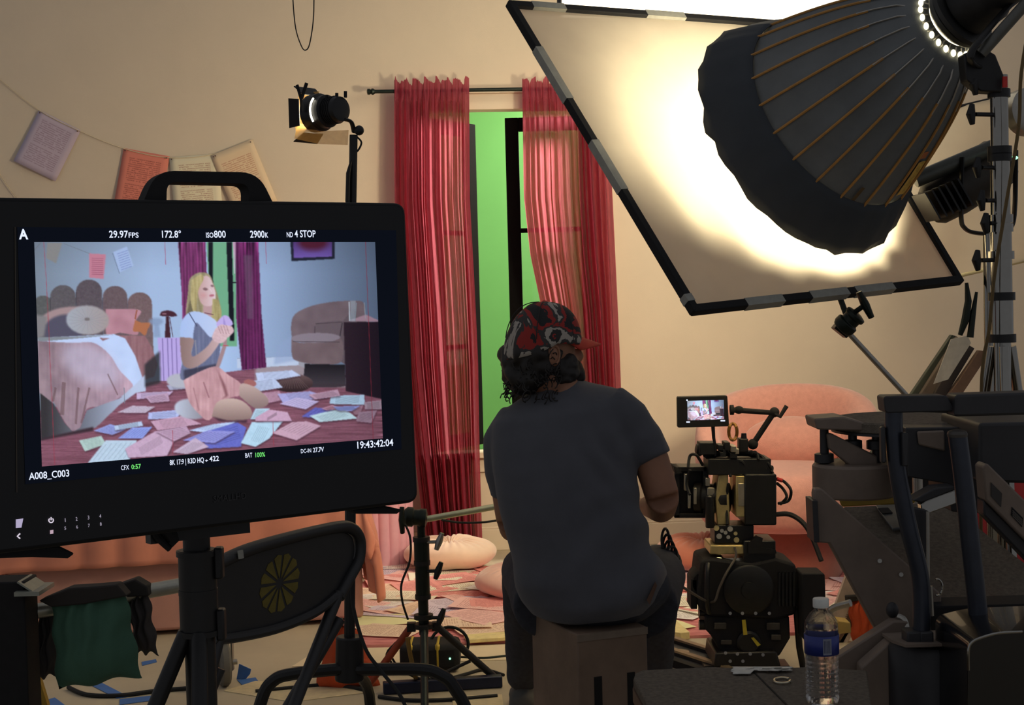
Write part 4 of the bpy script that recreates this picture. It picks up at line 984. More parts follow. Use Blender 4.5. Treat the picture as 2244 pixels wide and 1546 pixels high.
# stand of the monitor
pd = 2.09
mp0 = V((P(431, 1200, pd).x, pd, 0)); ms = thing('monitor_stand', 'thick black telescopic stand with tripod legs under the video monitor', 'stand', mp0)
def ps(y): return P(431, y, pd).z
for y0, y1, r in ((1090, 1212, .019), (1205, 1300, .0265), (1296, 1392, .0270), (1388, 1700, .0215)):
    obj('tube', MB().cyl(V((mp0.x, pd, ps(y1) if y1 < 1700 else .03)), V((mp0.x, pd, ps(y0))), r, n=24), BLK, ms)
for y, r in ((1212, .029), (1297, .0275), (1386, .030)): obj('collar', MB().cyl(V((mp0.x, pd, ps(y + 6))), V((mp0.x, pd, ps(y - 6))), r, n=24), BLK, ms)
for y in (1235, 1370): obj('lock_lever', MB().box(V((mp0.x + .031, pd, ps(y))), (.012, .02, .045)), BLK, ms, bevel=.003)
for tgt in (P(322, 1600, 2.05), P(470, 1640, 2.7), P(410, 1700, 1.7)):
    d = V((tgt.x - mp0.x, tgt.y - pd, 0)).normalized() if tgt.y != pd else V((-1, 0, 0)); a = V((mp0.x, pd, ps(1385))) + d * .02
    obj('leg', MB().cyl(a, V((mp0.x, pd, .012)) + d * .46, .0115), BLK, ms)
obj('mount_plate', MB().box(S(431, 1090, -.075) , (.14, .02, .11), axes(me1, -mn, mup)).cyl(V((mp0.x, pd, ps(1110))), S(431, 1080, -.07), .016), BLK, ms)
# toothed clamp between stand and monitor
obj('clamp', MB().tube(smooth_path([S(338, 1160, -.06), S(344, 1178, -.06), S(358, 1192, -.06), S(372, 1204, -.06)], 5), .0045, 8).tube([S(360, 1160, -.06), S(372, 1168, -.06), S(380, 1186, -.06), S(372, 1195, -.06)], [.008, .010, .008, .005], 8), BLKM, ms)
# ================================================================== the seated man
from mathutils import noise as mnoise
MD = 3.98
def M(px, py, dd=0.0): return P(px, py, MD + dd)
def loft(rings, n=28):
    mb = MB(); vs = []
    for c, x, y in rings: vs += [V(c) + V(x) * math.cos(2 * PI * k / n) + V(y) * math.sin(2 * PI * k / n) for k in range(n)]
    m_ = len(rings)
    fs = [(i * n + k, i * n + (k + 1) % n, (i + 1) * n + (k + 1) % n, (i + 1) * n + k) for i in range(m_ - 1) for k in range(n)]
    fs += [tuple(range(n - 1, -1, -1)), tuple((m_ - 1) * n + k for k in range(n))]
    return mb.add(vs, fs)
def organic(name, mbs, m_, parent, voxel=.008, it=6, amp=0.0, sc=10.0, fn=None):
    """fuse overlapping closed pieces into one continuous skin"""
    me = bpy.data.meshes.new(name); vs, fs = [], []
    for mb in mbs: k = len(vs); vs += mb.v; fs += [tuple(i + k for i in f) for f in mb.f]
    me.from_pydata(vs, [], fs); me.update()
    bm = bmesh.new(); bm.from_mesh(me); bmesh.ops.recalc_face_normals(bm, faces=bm.faces); bm.to_mesh(me); bm.free()
    ob = bpy.data.objects.new('tmp', me); COL.objects.link(ob)
    r = ob.modifiers.new('r', 'REMESH'); r.mode = 'VOXEL'; r.voxel_size = voxel
    s = ob.modifiers.new('s', 'SMOOTH'); s.iterations = it; s.factor = .6
    dg = bpy.context.evaluated_depsgraph_get(); m2 = bpy.data.meshes.new_from_object(ob.evaluated_get(dg))
    bpy.data.objects.remove(ob); bpy.data.meshes.remove(me)
    mb = MB(); nrm = [v.normal.copy() for v in m2.vertices]; out = []
    for v, n in zip(m2.vertices, nrm):
        p = v.co.copy()
        d = amp * mnoise.noise(p * sc) if amp else 0
        if fn: d += fn(p)
        out.append(p + n * d)
    mb.add(out, [tuple(p.vertices) for p in m2.polygons]); bpy.data.meshes.remove(m2)
    return obj(name, mb, m_, parent, sharp=180)
man = thing('person', 'seated man seen from behind in dark t-shirt, jeans and patterned red cap', 'person', V((M(1300, 1300).x, MD, 0)))
skin_m = mat('skin', (148, 104, 80), .6, var=.08, scale=20); tee_m = mat('charcoal_tee', (82, 83, 90), .9, var=.07, scale=14, bump=.15, bscale=900, sheen=.15, spec=.2)
jean_m = mat('dark_denim', (62, 64, 72), .9, var=.15, scale=60, spec=.2); hair_m = mat('dark_hair', (26, 21, 19), .6, var=.2, scale=80)
# t-shirt
ur = M(1340, 860) - M(1140, 890); ur = V((ur.x, 0, ur.z)).normalized()
def ring(x, y, hw, dy, dd, tilt=1.0, twist=.12):
    u = V((1, 0, 0)).lerp(ur, tilt).normalized(); k = hw / F * (MD + dd)
    u = (Matrix.Rotation(twist, 3, 'Z') @ u)
    return M(x, y, dd), u * k, V((0, 0, 1)).cross(u).normalized() * dy
T = [ring(1226, 836, 40, .055, .12), ring(1232, 850, 70, .075, .11), ring(1236, 870, 122, .095, .10), ring(1236, 900, 156, .115, .08), ring(1238, 950, 162, .13, .06), ring(1238, 1010, 162, .14, .04, .8), ring(1242, 1070, 158, .14, .02, .5),
     ring(1254, 1130, 154, .14, .0, .3), ring(1276, 1200, 160, .15, -.01, .1), ring(1296, 1265, 168, .16, -.02, 0), ring(1300, 1310, 160, .165, -.02, 0), ring(1298, 1342, 138, .15, -.01, 0)]
sl_r = MB().tube([M(1330, 895, .07), M(1378, 925, .06), M(1408, 965, .05), M(1428, 1010, .04)], [.07, .068, .062, .062], 18)
sl_l = MB().tube([M(1140, 912, .09), M(1108, 970, .10), M(1106, 1040, .11), M(1116, 1085, .12)], [.06, .062, .058, .055], 18)
def tee_fold(p):
    x, y = proj(p)
    d = .008 * math.sin(.050 * (x * .45 + y) + 3 * mnoise.noise(p * 5)) * max(0, min(1, (x - 1240) / 150)) * max(0, min(1, (y - 1060) / 80))
    d += .007 * math.sin(.09 * (x - y * .8)) * max(0, 1 - abs(x - 1330) / 70) * max(0, 1 - abs(y - 1000) / 120)
    d += .006 * math.sin(.045 * (y + .25 * x) + 2 * mnoise.noise(p * 4)) * max(0, 1 - abs(x - 1180) / 120) * max(0, 1 - abs(y - 1290) / 90)
    d += .005 * math.sin(.07 * (x * .6 + y)) * max(0, 1 - abs(x - 1400) / 60) * max(0, 1 - abs(y - 960) / 70)
    return d
organic('t_shirt', [loft(T, 32), sl_r, sl_l], tee_m, man, .009, 7, .006, 9, tee_fold)
# body: neck, head, arms and hands as one skin
fdv = V((.90, .42, -.08)).normalized(); hr = fdv.cross(V((0, 0, 1))).normalized(); hu = hr.cross(fdv)
HC = M(1194, 768, .10); HM = axes(hr, fdv, hu)
def H(r, f, u): return HC + hr * r + fdv * f + hu * u
pieces = [MB().ell(H(0, -.01, .02), (.076, .097, .105), HM, 20, 14), MB().ell(H(0, .045, -.045), (.055, .058, .07), HM, 16, 10), MB().ell(H(0, .10, -.012), (.014, .022, .022), HM, 10, 8), MB().ell(H(0, .085, -.06), (.026, .02, .018), HM, 10, 8),
          MB().tube([M(1222, 880, .10), M(1214, 840, .11), H(0, -.02, -.06)], [.085, .062, .060], 18),
          MB().tube([M(1370, 930, .06), M(1428, 1012, .04), M(1452, 1090, .02)], [.055, .050, .047], 16), MB().tube([M(1452, 1090, .02), M(1448, 1112, .12), M(1420, 1110, .30)], [.046, .044, .030], 16),
          MB().tube([M(1104, 960, .10), M(1112, 1080, .12), M(1118, 1140, .12)], [.05, .044, .040], 16), MB().tube([M(1118, 1140, .12), M(1122, 1160, .20), M(1124, 1166, .36)], [.038, .036, .027], 16)]
for base, dx in ((M(1415, 1109, .33), -1), (M(1126, 1168, .40), 1)):
    pieces.append(MB().ell(base, (.040, .052, .016), None, 14, 8))
    for k, ln in enumerate((.070, .078, .074, .058)):
        a = base + V(((k - 1.5) * .019, .045, 0)); pieces.append(MB().tube([a, a + V((0, ln * .55, .004)), a + V((0, ln * .9, -.018))], [.0095, .009, .0075], 8))
    a = base + V((dx * .036, -.01, 0)); pieces.append(MB().tube([a, a + V((dx * .026, .03, 0)), a + V((dx * .03, .058, -.01))], [.012, .0105, .0085], 8))
organic('body', pieces, skin_m, man, .006, 4)
for s in (1, -1):
    e = H(s * .078, -.012, -.012); er = obj('ear', MB().ell(e, (.010, .020, .031), HM @ Matrix.Rotation(.2, 3, 'X'), 14, 10), skin_m, man, sharp=180)
    obj('ear_fold', MB().tube([e + hr * s * .008 + HM @ V((0, .014 * math.cos(a), .025 * math.sin(a))) for a in [(-60 + 260 * k / 10) * PI / 180 for k in range(11)]], .0032, 6), skin_m, er)
# hair, beard
hp = [MB().ell(H(0, -.030, -.020), (.087, .086, .080), HM, 18, 12), MB().ell(H(0, -.06, -.075), (.075, .055, .05), HM, 16, 10), MB().ell(H(-.03, -.07, -.03), (.06, .05, .06), HM, 14, 10), MB().ell(H(.03, -.05, -.02), (.045, .05, .06), HM, 12, 10)]
organic('hair', hp, hair_m, man, .006, 2, .012, 38)
rnd = random.Random(9); mb = MB()
for k in range(150):
    th, zz = rnd.uniform(PI * .9, PI * 2.1), rnd.uniform(-.125, .0)
    rr = .090 + rnd.uniform(-.006, .010); c = H(rr * math.cos(th) * .98, rr * math.sin(th) * .92 - .02, zz)
    a0, r0 = rnd.uniform(0, 6.28), rnd.uniform(.006, .011)
    d1 = V((rnd.uniform(-1, 1), rnd.uniform(-1, 1), rnd.uniform(-1, 1))).normalized(); d2 = d1.orthogonal().normalized()
    mb.tube([c + d1 * r0 * math.cos(a0 + t * .9) + d2 * r0 * math.sin(a0 + t * .9) + V((0, 0, -.004 * t)) for t in range(6)], .0016, 5)
tag(obj('curls', mb, hair_m, man), None, kind='stuff')
organic('beard', [MB().ell(H(0, .062, -.085), (.058, .040, .042), HM, 14, 10), MB().ell(H(.052, .040, -.052), (.026, .042, .050), HM, 12, 8), MB().ell(H(.01, .088, -.062), (.045, .026, .040), HM, 12, 8), MB().ell(H(-.05, .02, -.07), (.022, .035, .04), HM, 12, 8)], hair_m, man, .005, 2, .006, 60)
# cap
t = NT('cap_print'); b = t.n('ShaderNodeBsdfPrincipled', i_Roughness=.85); tc = t.n('ShaderNodeTexCoord'); n1 = t.n('ShaderNodeTexNoise', i_Scale=7.0, i_Detail=6.0, i_Distortion=1.0); t.l(tc, n1, 3, 0)
rp = t.n('ShaderNodeValToRGB'); cr = rp.color_ramp; cr.interpolation = 'CONSTANT'; cr.elements[0].position = 0; cr.elements[0].color = (*lin((34, 34, 36)), 1); cr.elements[1].position = .43; cr.elements[1].color = (*lin((150, 40, 36)), 1)
for p_, c in ((.50, (58, 56, 56)), (.545, (168, 160, 150)), (.60, (44, 42, 42)), (.66, (150, 44, 40))): e = cr.elements.new(p_); e.color = (*lin(c), 1)
t.l(n1, rp); t.l(rp, b); t.l(b, t.out); cap_m = t.m
cap = obj('cap', MB().grid(lambda u, v: H(.090 * math.cos(u * 2 * PI) * math.cos(v * PI / 2 * .99) ** .75, -.008 + .110 * math.sin(u * 2 * PI) * math.cos(v * PI / 2 * .99) ** .75, .020 - .050 * max(0, -math.sin(u * 2 * PI)) ** .8 * (1 - v) + .112 * math.sin(v * PI / 2)), 48, 16, wrap=True), cap_m, man, sharp=180, solid=.003)
br_m = mat('cap_brim', (190, 62, 44), .8)
obj('brim', MB().grid(lambda u, v: H(.074 * (2 * u - 1) * (1 - .12 * v), .085 + .085 * v * (1 - (2 * u - 1) ** 2 * .45) - .055 * (2 * u - 1) ** 2, .046 - .022 * v - .020 * (2 * u - 1) ** 2), 16, 10), br_m, cap, sharp=180, solid=.004)
obj('cap_button', MB().ell(H(0, -.008, .132), (.008, .008, .005), None, 10, 6), br_m, cap)
for k in range(6):
    a = k * PI / 3 + .5; obj('cap_seam', MB().tube([H(.0915 * math.cos(a) * math.cos(v * PI / 2) ** .75, -.008 + .1115 * math.sin(a) * math.cos(v * PI / 2) ** .75, .020 + .112 * math.sin(v * PI / 2)) for v in [.05 + .9 * j / 8 for j in range(9)]], .0014, 5), mat('seam_thread', (40, 34, 34), .8), cap)
# jeans
def gz(px, z, d): q = P(px, 1000, d); return V((q.x, d, z))
jl = [MB().ell(gz(1302, .588, MD), (.200, .16, .115), None, 20, 12),
      MB().tube([M(1200, 1330, .05), gz(1165, .555, MD + .28), gz(1142, .545, MD + .50)], [.095, .088, .072], 18), MB().tube([gz(1142, .545, MD + .50), gz(1136, .34, MD + .66), gz(1133, .12, MD + .82)], [.070, .060, .052], 18),
      MB().tube([M(1410, 1330, .03), gz(1430, .555, MD + .28), gz(1438, .545, MD + .48)], [.095, .088, .070], 18), MB().tube([gz(1438, .545, MD + .48), gz(1432, .34, MD + .60), gz(1428, .12, MD + .74)], [.068, .058, .050], 18)]
organic('jeans', jl, jean_m, man, .010, 5, .004, 14)
obj('leather_patch', MB().ext([M(1417, 1316, -.155), M(1436, 1276, -.13), M(1440, 1284, -.128), M(1424, 1326, -.15)], (0, .004, 0)), mat('leather', (84, 56, 40), .6), man)
for px, dd in ((1133, .86), (1428, .78)):
    c = gz(px, 0, MD + dd); L = [(-.12, .042, .055), (-.09, .046, .085), (-.02, .046, .085), (.06, .048, .062), (.12, .046, .048), (.155, .034, .032)]
    mb = loft([(c + V((0, y, .018 + h / 2)), V((w_, 0, 0)), V((0, 0, h / 2 + .006))) for y, w_, h in L], 18)
    sh = obj('shoe', mb, mat('grey_suede', (88, 86, 82), .85), man, sharp=180)
    obj('sole', MB().ext([c + V((x, y, 0)) for x, y in ((-.04, -.125), (.04, -.125), (.047, -.05), (.048, .08), (.036, .15), (0, .165), (-.036, .15), (-.048, .08), (-.047, -.05))], (0, 0, .022)), mat('dark_sole', (30, 28, 27), .8), sh)
# apple box he sits on
bx0 = P(1265, 1392, 3.78); ba = math.radians(22); bu_, bv_ = V((math.cos(ba), math.sin(ba), 0)), V((-math.sin(ba), math.cos(ba), 0))
bo = V((bx0.x, 3.78, 0)); bh = bx0.z
box_m = mat('box_plywood', (118, 98, 82), .7, var=.2, scale=7, bump=.1, bscale=60)
ab = thing('apple_box', 'worn plywood apple box stood on end under the seated man', 'box', bo)
cs = bo + bu_ * .1 + bv_ * .152 + V((0, 0, bh / 2)); AX = axes(bu_, bv_, V((0, 0, 1)))
obj('shell', MB().box(cs, (.20, .305, bh), AX), box_m, ab, bevel=.004)
for u_ in (.055, .150): obj('hand_slot', MB().box(bo + bu_ * u_ - bv_ * .0005 + V((0, 0, bh - .20)), (.022, .003, .17), AX), mat('slot_shade', (14, 12, 11), .9), ab)  # dark boxes on the face stand in for the shade inside the holes
obj('edge_band', MB().box(bo + bu_ * .1 - bv_ * .001 + V((0, 0, bh - .010)), (.202, .003, .018), AX), mat('box_edge', (120, 106, 92), .7), ab)
# ================================================================== camera rig
CD = 5.2
def C(px, py, dd=0.0): return P(px, py, CD + dd)
def pbox(mb, x0, y0, x1, y1, d0, d1):
    """box whose front face fills a pixel rectangle at distance d0 and which reaches back to d1"""
    a, b, c, e = P(x0, y0, d0), P(x1, y0, d0), P(x1, y1, d0), P(x0, y1, d0)
    return mb.ext([a, b, c, e], (0, d1 - d0, 0))
def ppoly(mb, pts, d, th): return mb.ext([P(x, y, d) for x, y in pts], (0, th, 0))
rig_b = mat('rig_black', (30, 30, 30), .42, .3, var=.15, scale=40); brass = mat('rig_pale_metal', (206, 186, 128), .35, .6, var=.15); silv = mat('rig_silver', (190, 182, 160), .3, .8)
cam = thing('cinema_camera', 'rigged digital cinema camera with matte box, cables and small monitor before the armchair', 'camera', C(1620, 1160))
obj('body', pbox(MB(), 1632, 1040, 1702, 1152, CD - .02, CD + .16), rig_b, cam, bevel=.005)
obj('side_panel', pbox(MB(), 1613, 1044, 1636, 1134, CD - .01, CD + .15), brass, cam, bevel=.003)
obj('media_door', pbox(MB(), 1618, 1060, 1632, 1110, CD - .014, CD + .02), silv, cam, bevel=.002)
obj('front_plate', ppoly(MB(), [(1575, 1042), (1596, 1040), (1600, 1150), (1572, 1152), (1568, 1095)], CD + .01, .14), brass, cam, bevel=.003)
obj('lens_mount', MB().lathe(C(1586, 1092, .06), V((-1, .35, 0)), [(.05, -.02), (.056, 0), (.056, .03), (.05, .035), (.05, .07), (.058, .075), (.058, .10)], 26), rig_b, cam)
mbx = obj('matte_box', MB(), rig_b, cam) if False else None
m1 = MB(); 
for r_ in ((1478, 1024, 1553, 1034), (1478, 1126, 1553, 1136), (1478, 1024, 1490, 1136), (1541, 1024, 1553, 1136)): pbox(m1, *r_, CD + .05, CD + .16)
pbox(m1, 1488, 1032, 1545, 1130, CD + .10, CD + .115)
obj('matte_box', m1, rig_b, cam, bevel=.002)
obj('matte_flag', ppoly(MB(), [(1476, 1022), (1486, 1026), (1496, 1038), (1480, 1040)], CD + .03, .1), BLKM, cam)
for (x0, y0, x1, y1) in ((1500, 1040, 1508, 1076), (1520, 1070, 1527, 1106), (1550, 1070, 1566, 1150), (1508, 1085, 1514, 1115), (1546, 1048, 1556, 1066)):
    obj('filter_stage', pbox(MB(), x0, y0, x1, y1, CD + .02, CD + .05), silv, cam, bevel=.002)
obj('motor', MB().lathe(C(1555, 1120, .0), V((0, 0, 1)), [(.014, -.06), (.016, -.055), (.016, .05), (.012, .055)], 14), rig_b, cam)
obj('top_plate', pbox(MB(), 1552, 1006, 1690, 1042, CD, CD + .14), rig_b, cam, bevel=.004)
obj('top_handle', MB().tube(smooth_path([C(1545, 1004, .05), C(1560, 996, .05), C(1640, 994, .05), C(1672, 1010, .05), C(1690, 1040, .05)], 5), .012, 10), rig_b, cam)
obj('receiver', pbox(MB(), 1533, 971, 1570, 998, CD + .02, CD + .10), rig_b, cam, bevel=.003)
obj('receiver_cap', MB().lathe(C(1534, 986, .06), V((-1, 0, .1)), [(.022, -.006), (.024, 0), (.020, .014), (.008, .018)], 16), rig_b, cam)
obj('transmitter', pbox(MB(), 1620, 962, 1640, 992, CD + .01, CD + .06), rig_b, cam, bevel=.004)
obj('transmitter_knob', MB().cyl(C(1630, 963, .03), C(1630, 950, .03), .011, .009), rig_b, cam)
for k, (x, y, w_, h_) in enumerate(((1574, 976, 12, 12), (1588, 970, 12, 18), (1602, 978, 12, 14), (1578, 992, 14, 10), (1600, 994, 16, 12), (1612, 984, 8, 12), (1584, 986, 8, 8))):
    obj('accessory_block', pbox(MB(), x, y, x + w_, y + h_, CD - .005 * (k % 3), CD + .07), silv if k % 3 == 2 else rig_b, cam, bevel=.002)
obj('cable_coil', MB().tube([C(1606 + 9 * math.cos(a), 947 + 18 * math.sin(a), .01 * math.sin(a * 3)) for a in [2 * PI * k / 20 for k in range(21)]], .006, 8), mat('amber_cable', (150, 104, 40), .4), cam)
obj('monitor_post', MB().tube([C(1562, 930, .02), C(1564, 960, .02), C(1569, 985, .02), C(1568, 1000, .02)], [.007, .006, .004, .004], 8), rig_b, cam)
mon2 = obj('onboard_monitor', MB().ext([C(x, y, 0) for x, y in rounded([(1484, 870), (1594, 867), (1598, 935), (1485, 938)], 4)], (0, .028, 0)), rig_b, cam, bevel=.002)
small = img[7:, 5:768].copy(); small = small * 1.15 + 18; hgt = int(small.shape[0] * .8)
grid_screen('onboard_picture', [C(1506, 879, -.001), C(1586, 877, -.001), C(1587, 919, -.001), C(1507, 922, -.001)], 96, 54, np.clip(small[:hgt], 0, 255), None, None, mon2, 1.1, 0)
for pts in ([(1504, 876), (1507, 876), (1507, 879), (1504, 879)], [(1504, 924), (1512, 924), (1512, 927), (1504, 927)], [(1579, 921), (1589, 921), (1589, 924), (1579, 924)]): obj('onboard_readout', ppoly(MB(), pts, CD - .001, .0006), wt, mon2)
obj('monitor_arm', MB().tube([C(1602, 899, .0), C(1622, 900, 0), C(1692, 905, 0)], [.010, .010, .009], 10).tube([C(1695, 906, 0), C(1650, 974, .02)], .0105, 10).ell(C(1697, 904, 0), .018).ell(C(1650, 974, .02), .019).ell(C(1619, 899, 0), (.018, .014, .014)), BLKM, cam)
obj('arm_lever', MB().tube([C(1700, 908, -.02), C(1709, 914, -.03), C(1724, 890, -.03)], [.008, .007, .008], 8), BLKM, cam)
obj('arm_disc', MB().lathe(C(1600, 899, 0), V((1, 0, 0)), [(.018, 0), (.018, .012)], 14), BLKM, cam)
for pts in ([(1700, 1050), (1718, 1056), (1733, 1075), (1728, 1098), (1706, 1104)], [(1703, 1060), (1716, 1072), (1724, 1090), (1710, 1106)], [(1645, 990), (1668, 1000), (1686, 1020), (1692, 1040)], [(1646, 994), (1656, 992), (1662, 1006), (1660, 1018)], [(1680, 1026), (1692, 1024), (1690, 1036)], [(1508, 1026), (1512, 1000), (1526, 998), (1540, 1020)], [(1600, 1045), (1606, 1018), (1626, 1012), (1640, 1040)], [(1512, 1030), (1505, 1060), (1512, 1085)], [(1596, 1060), (1592, 1100), (1594, 1150)]):
    obj('cable', MB().tube(smooth_path([C(x, y, .0 + .02 * (i % 2)) for i, (x, y) in enumerate(pts)], 5), .0055, 7), RUB, cam)
obj('red_connector', MB().cyl(C(1702, 1050, .0), C(1714, 1054, .0), .007), mat('red_plastic', (196, 40, 34), .5), cam)
one('camera_cable', MB().tube(smooth_path([C(1700, 1128, .02), C(1730, 1128, .02), C(1758, 1145, .0), C(1778, 1175, -.05), C(1800, 1230, -.1)], 6), .009, 8), RUB, 'thick black cable running from the camera back to the dolly', 'cable')

# remote head under the camera, standing on the track
rh = thing('remote_head', 'black motorised remote camera head on a track plate, yellow tags on its base', 'camera head', V((C(1630, 1400).x, CD, 0)))
obj('camera_bracket', pbox(MB(), 1566, 1152, 1652, 1192, CD, CD + .12), rig_b, rh, bevel=.003)
for k, (x, y) in enumerate(((1570, 1158), (1582, 1164), (1600, 1160), (1612, 1170), (1576, 1176), (1596, 1178), (1614, 1184), (1590, 1168))):
    obj('bolt', MB().cyl(C(x, y, -.004), C(x, y, .01), .007 if k % 2 else .010, n=10), silv if k % 3 else brass, rh)
obj('level_plate', pbox(MB(), 1556, 1196, 1648, 1216, CD - .02, CD + .14), brass, rh, bevel=.004)
obj('turntable', MB().lathe(C(1604, 1236, .06), V((0, 0, 1)), [(.075, 0), (.075, .02), (.07, .032)], 30), silv, rh)
obj('glow_pad', MB().ell(C(1573, 1226, -.01), (.016, .008, .006)), emit('pad_lamp', (1, .86, .35), 1.6), rh)
obj('battery_block', pbox(MB(), 1630, 1186, 1700, 1250, CD - .03, CD + .12), rig_b, rh, bevel=.004)
obj('cheese_plate', ppoly(MB(), [(1640, 1192), (1660, 1176), (1672, 1180), (1668, 1200), (1700, 1206), (1702, 1214), (1640, 1214)], CD - .04, .03), rig_b, rh)
obj('pan_motor', ppoly(MB(), [(1536, 1230), (1560, 1224), (1648, 1236), (1700, 1224), (1744, 1238), (1752, 1300), (1744, 1348), (1700, 1360), (1560, 1352), (1534, 1338), (1528, 1300)], CD - .04, .22), BLKM, rh, bevel=.01)
obj('side_motor', MB().lathe(C(1538, 1272, .04), V((0, 1, 0)), [(.04, -.06), (.046, -.05), (.046, .06), (.04, .07)], 22), BLKM, rh)
obj('side_plate', pbox(MB(), 1514, 1270, 1528, 1336, CD - .02, CD + .1), BLKM, rh, bevel=.003)
obj('clamp_screw', MB().cyl(C(1532, 1344, 0), C(1560, 1344, 0), .012).cyl(C(1532, 1370, 0), C(1570, 1370, 0), .018), rig_b, rh)
obj('lower_body', ppoly(MB(), [(1545, 1350), (1730, 1350), (1732, 1400), (1708, 1440), (1584, 1440), (1560, 1396), (1545, 1380)], CD - .03, .2), BLKM, rh, bevel=.008)
obj('foot_block', ppoly(MB(), [(1568, 1432), (1702, 1428), (1712, 1464), (1564, 1464)], CD - .06, .24), rig_b, rh, bevel=.006)
for x, y in ((1600, 1345), (1627, 1345), (1656, 1345), (1686, 1345), (1590, 1432), (1616, 1434), (1644, 1434), (1672, 1436), (1600, 1450), (1628, 1450)): obj('bolt', MB().cyl(C(x, y, -.066), C(x, y, -.03), .006, n=8), STL, rh)
obj('drum_cover', MB().lathe(C(1640, 1292, -.04), V((0, -1, 0)), [(.088, 0), (.088, .014), (.080, .020), (.030, .022), (.028, .030), (.010, .032)], 36), rig_b, rh)
for k in range(5): obj('cooling_rib', pbox(MB(), 1706 + 8 * k, 1256, 1710 + 8 * k, 1330, CD - .052, CD - .03), rig_b, rh)
obj('carry_grip', MB().tube(smooth_path([C(1552, 1236, -.05), C(1550, 1262, -.075), C(1550, 1318, -.075), C(1554, 1344, -.05)], 5), .009, 8), rig_b, rh)
for x, y, w_, h_ in ((1566, 1366, 26, 14), (1680, 1366, 30, 16), (1690, 1392, 22, 12), (1580, 1404, 24, 10)): obj('cover_plate', pbox(MB(), x, y, x + w_, y + h_, CD - .042, CD - .02), mat('plate_dim', (62, 60, 58), .4, .5), rh, bevel=.002)
obj('lower_drum', MB().lathe(C(1640, 1408, -.03), V((0, -1, 0)), [(.042, 0), (.042, .012), (.034, .018)], 26), rig_b, rh)
ytag = mat('yellow_tag', (186, 166, 40), .6)
obj('yellow_tag', ppoly(MB(), [(1626, 1360), (1634, 1359), (1638, 1392), (1629, 1393)], CD - .058, .003), ytag, rh)
obj('yellow_tag', ppoly(MB(), [(1646, 1399), (1652, 1398), (1667, 1414), (1660, 1418)], CD - .058, .003), ytag, rh)
obj('support_leg', MB().tube([C(1745, 1330, 0), C(1752, 1420, 0), C(1760, 1462, .02)], .012, 8), rig_b, rh)
for a in ((1560, 1462, -.04), (1716, 1462, -.04)):
    q = C(*a); obj('runner', MB().box((q.x, q.y + .06, q.z / 2), (.05, .1, q.z)), rig_b, rh)
obj('control_box', ppoly(MB(), rounded([(1757, 1258), (1808, 1258), (1812, 1400), (1760, 1404)], 6), CD - .1, .12), BLKM, rh, bevel=.004)
one('video_cable', MB().tube(smooth_path([P(1478, 1262, 4.3), P(1490, 1282, 4.5), P(1520, 1302, 4.8), P(1548, 1318, CD - .06), P(1566, 1318, CD - .06), P(1576, 1290, CD - .06), P(1592, 1256, CD - .06), P(1612, 1222, CD - .04), P(1610, 1200, CD - .03)], 6), .0045, 7), mat('grey_cable', (92, 84, 74), .6), 'thin grey video cable looping from the man to the camera head', 'cable')
mb = MB()
for k in range(5): mb.tube([P(1458 + 4.5 * k + (8 + 2 * k) * math.cos(a), 1185 + 13 * k + 26 * math.sin(a), 4.28 + .02 * math.sin(a * 2 + k)) for a in [2 * PI * j / 18 for j in range(19)]], .004, 6)
one('cable_loops', mb, RUB, 'bundle of black cable loops hanging at the man\'s right hip', 'cable')

# slider track on the floor
tk = thing('slider_track', 'low black slider track with steel rails under the remote head', 'camera track', G(1500, 1440))
tr_m = mat('track_rail', (150, 132, 108), .4, .6)
r1a, r1b, r2a, r2b = G(1405, 1378, .06), G(1640, 1452, .06), G(1395, 1400, .06), G(1640, 1480, .06)
for a, b in ((r1a, r1b), (r2a, r2b)):
    d = (b - a).normalized(); x = d.cross(V((0, 0, 1)))
    obj('rail', MB().box((a + b) / 2 - V((0, 0, .03)), ((b - a).length, .022, .06), axes(d, -x, V((0, 0, 1)))), BLKM, tk)
    obj('rail_cap', MB().box((a + b) / 2 + V((0, 0, .003)), ((b - a).length, .024, .008), axes(d, -x, V((0, 0, 1)))), tr_m, tk)
tp = G(1490, 1428, .05); d = (r1b - r1a).normalized(); x = d.cross(V((0, 0, 1)))
obj('track_plate', MB().box((r1a + r1b + r2a + r2b) / 4 - V((0, 0, .02)), ((r1b - r1a).length * .9, .16, .012), axes(d, -x, V((0, 0, 1)))), mat('plate_grey', (92, 92, 90), .45, .4), tk)
obj('bubble_level', MB().lathe(tp - V((0, 0, .012)), (0, 0, 1), [(.035, 0), (.035, .012), (.028, .014)], 24), silv, tk)

# ================================================================== dolly
DD = 3.1
def D(px, py, dd=0.0): return P(px, py, DD + dd)
dk = mat('dolly_black', (46, 46, 49), .5, .2, var=.1, scale=20); dbr = mat('dolly_taupe', (124, 110, 99), .6, .25, var=.12, scale=15); carpet = mat('deck_carpet', (112, 104, 94), .98, var=.25, scale=90, bump=.6, bscale=500, spec=.1)
tubm = mat('handle_tube', (50, 54, 64), .35, .5)
dl = thing('camera_dolly', 'black and taupe camera dolly with padded push handles and carpeted deck', 'dolly', V((D(2040, 1500).x, DD, 0)))
def dpart(nm, pts, dd, th, m_, bev=.004): return obj(nm, MB().ext([D(x, y, dd) for x, y in pts], (0, th, 0)), m_, dl, bevel=bev)
dpart('handle_pad', rounded([(1936, 869), (2076, 867), (2096, 902), (1940, 906)], 8), -.02, .06, dk, .006)
dpart('handle_pad', rounded([(2094, 866), (2330, 858), (2330, 908), (2092, 914)], 8), -.04, .07, dk, .006)
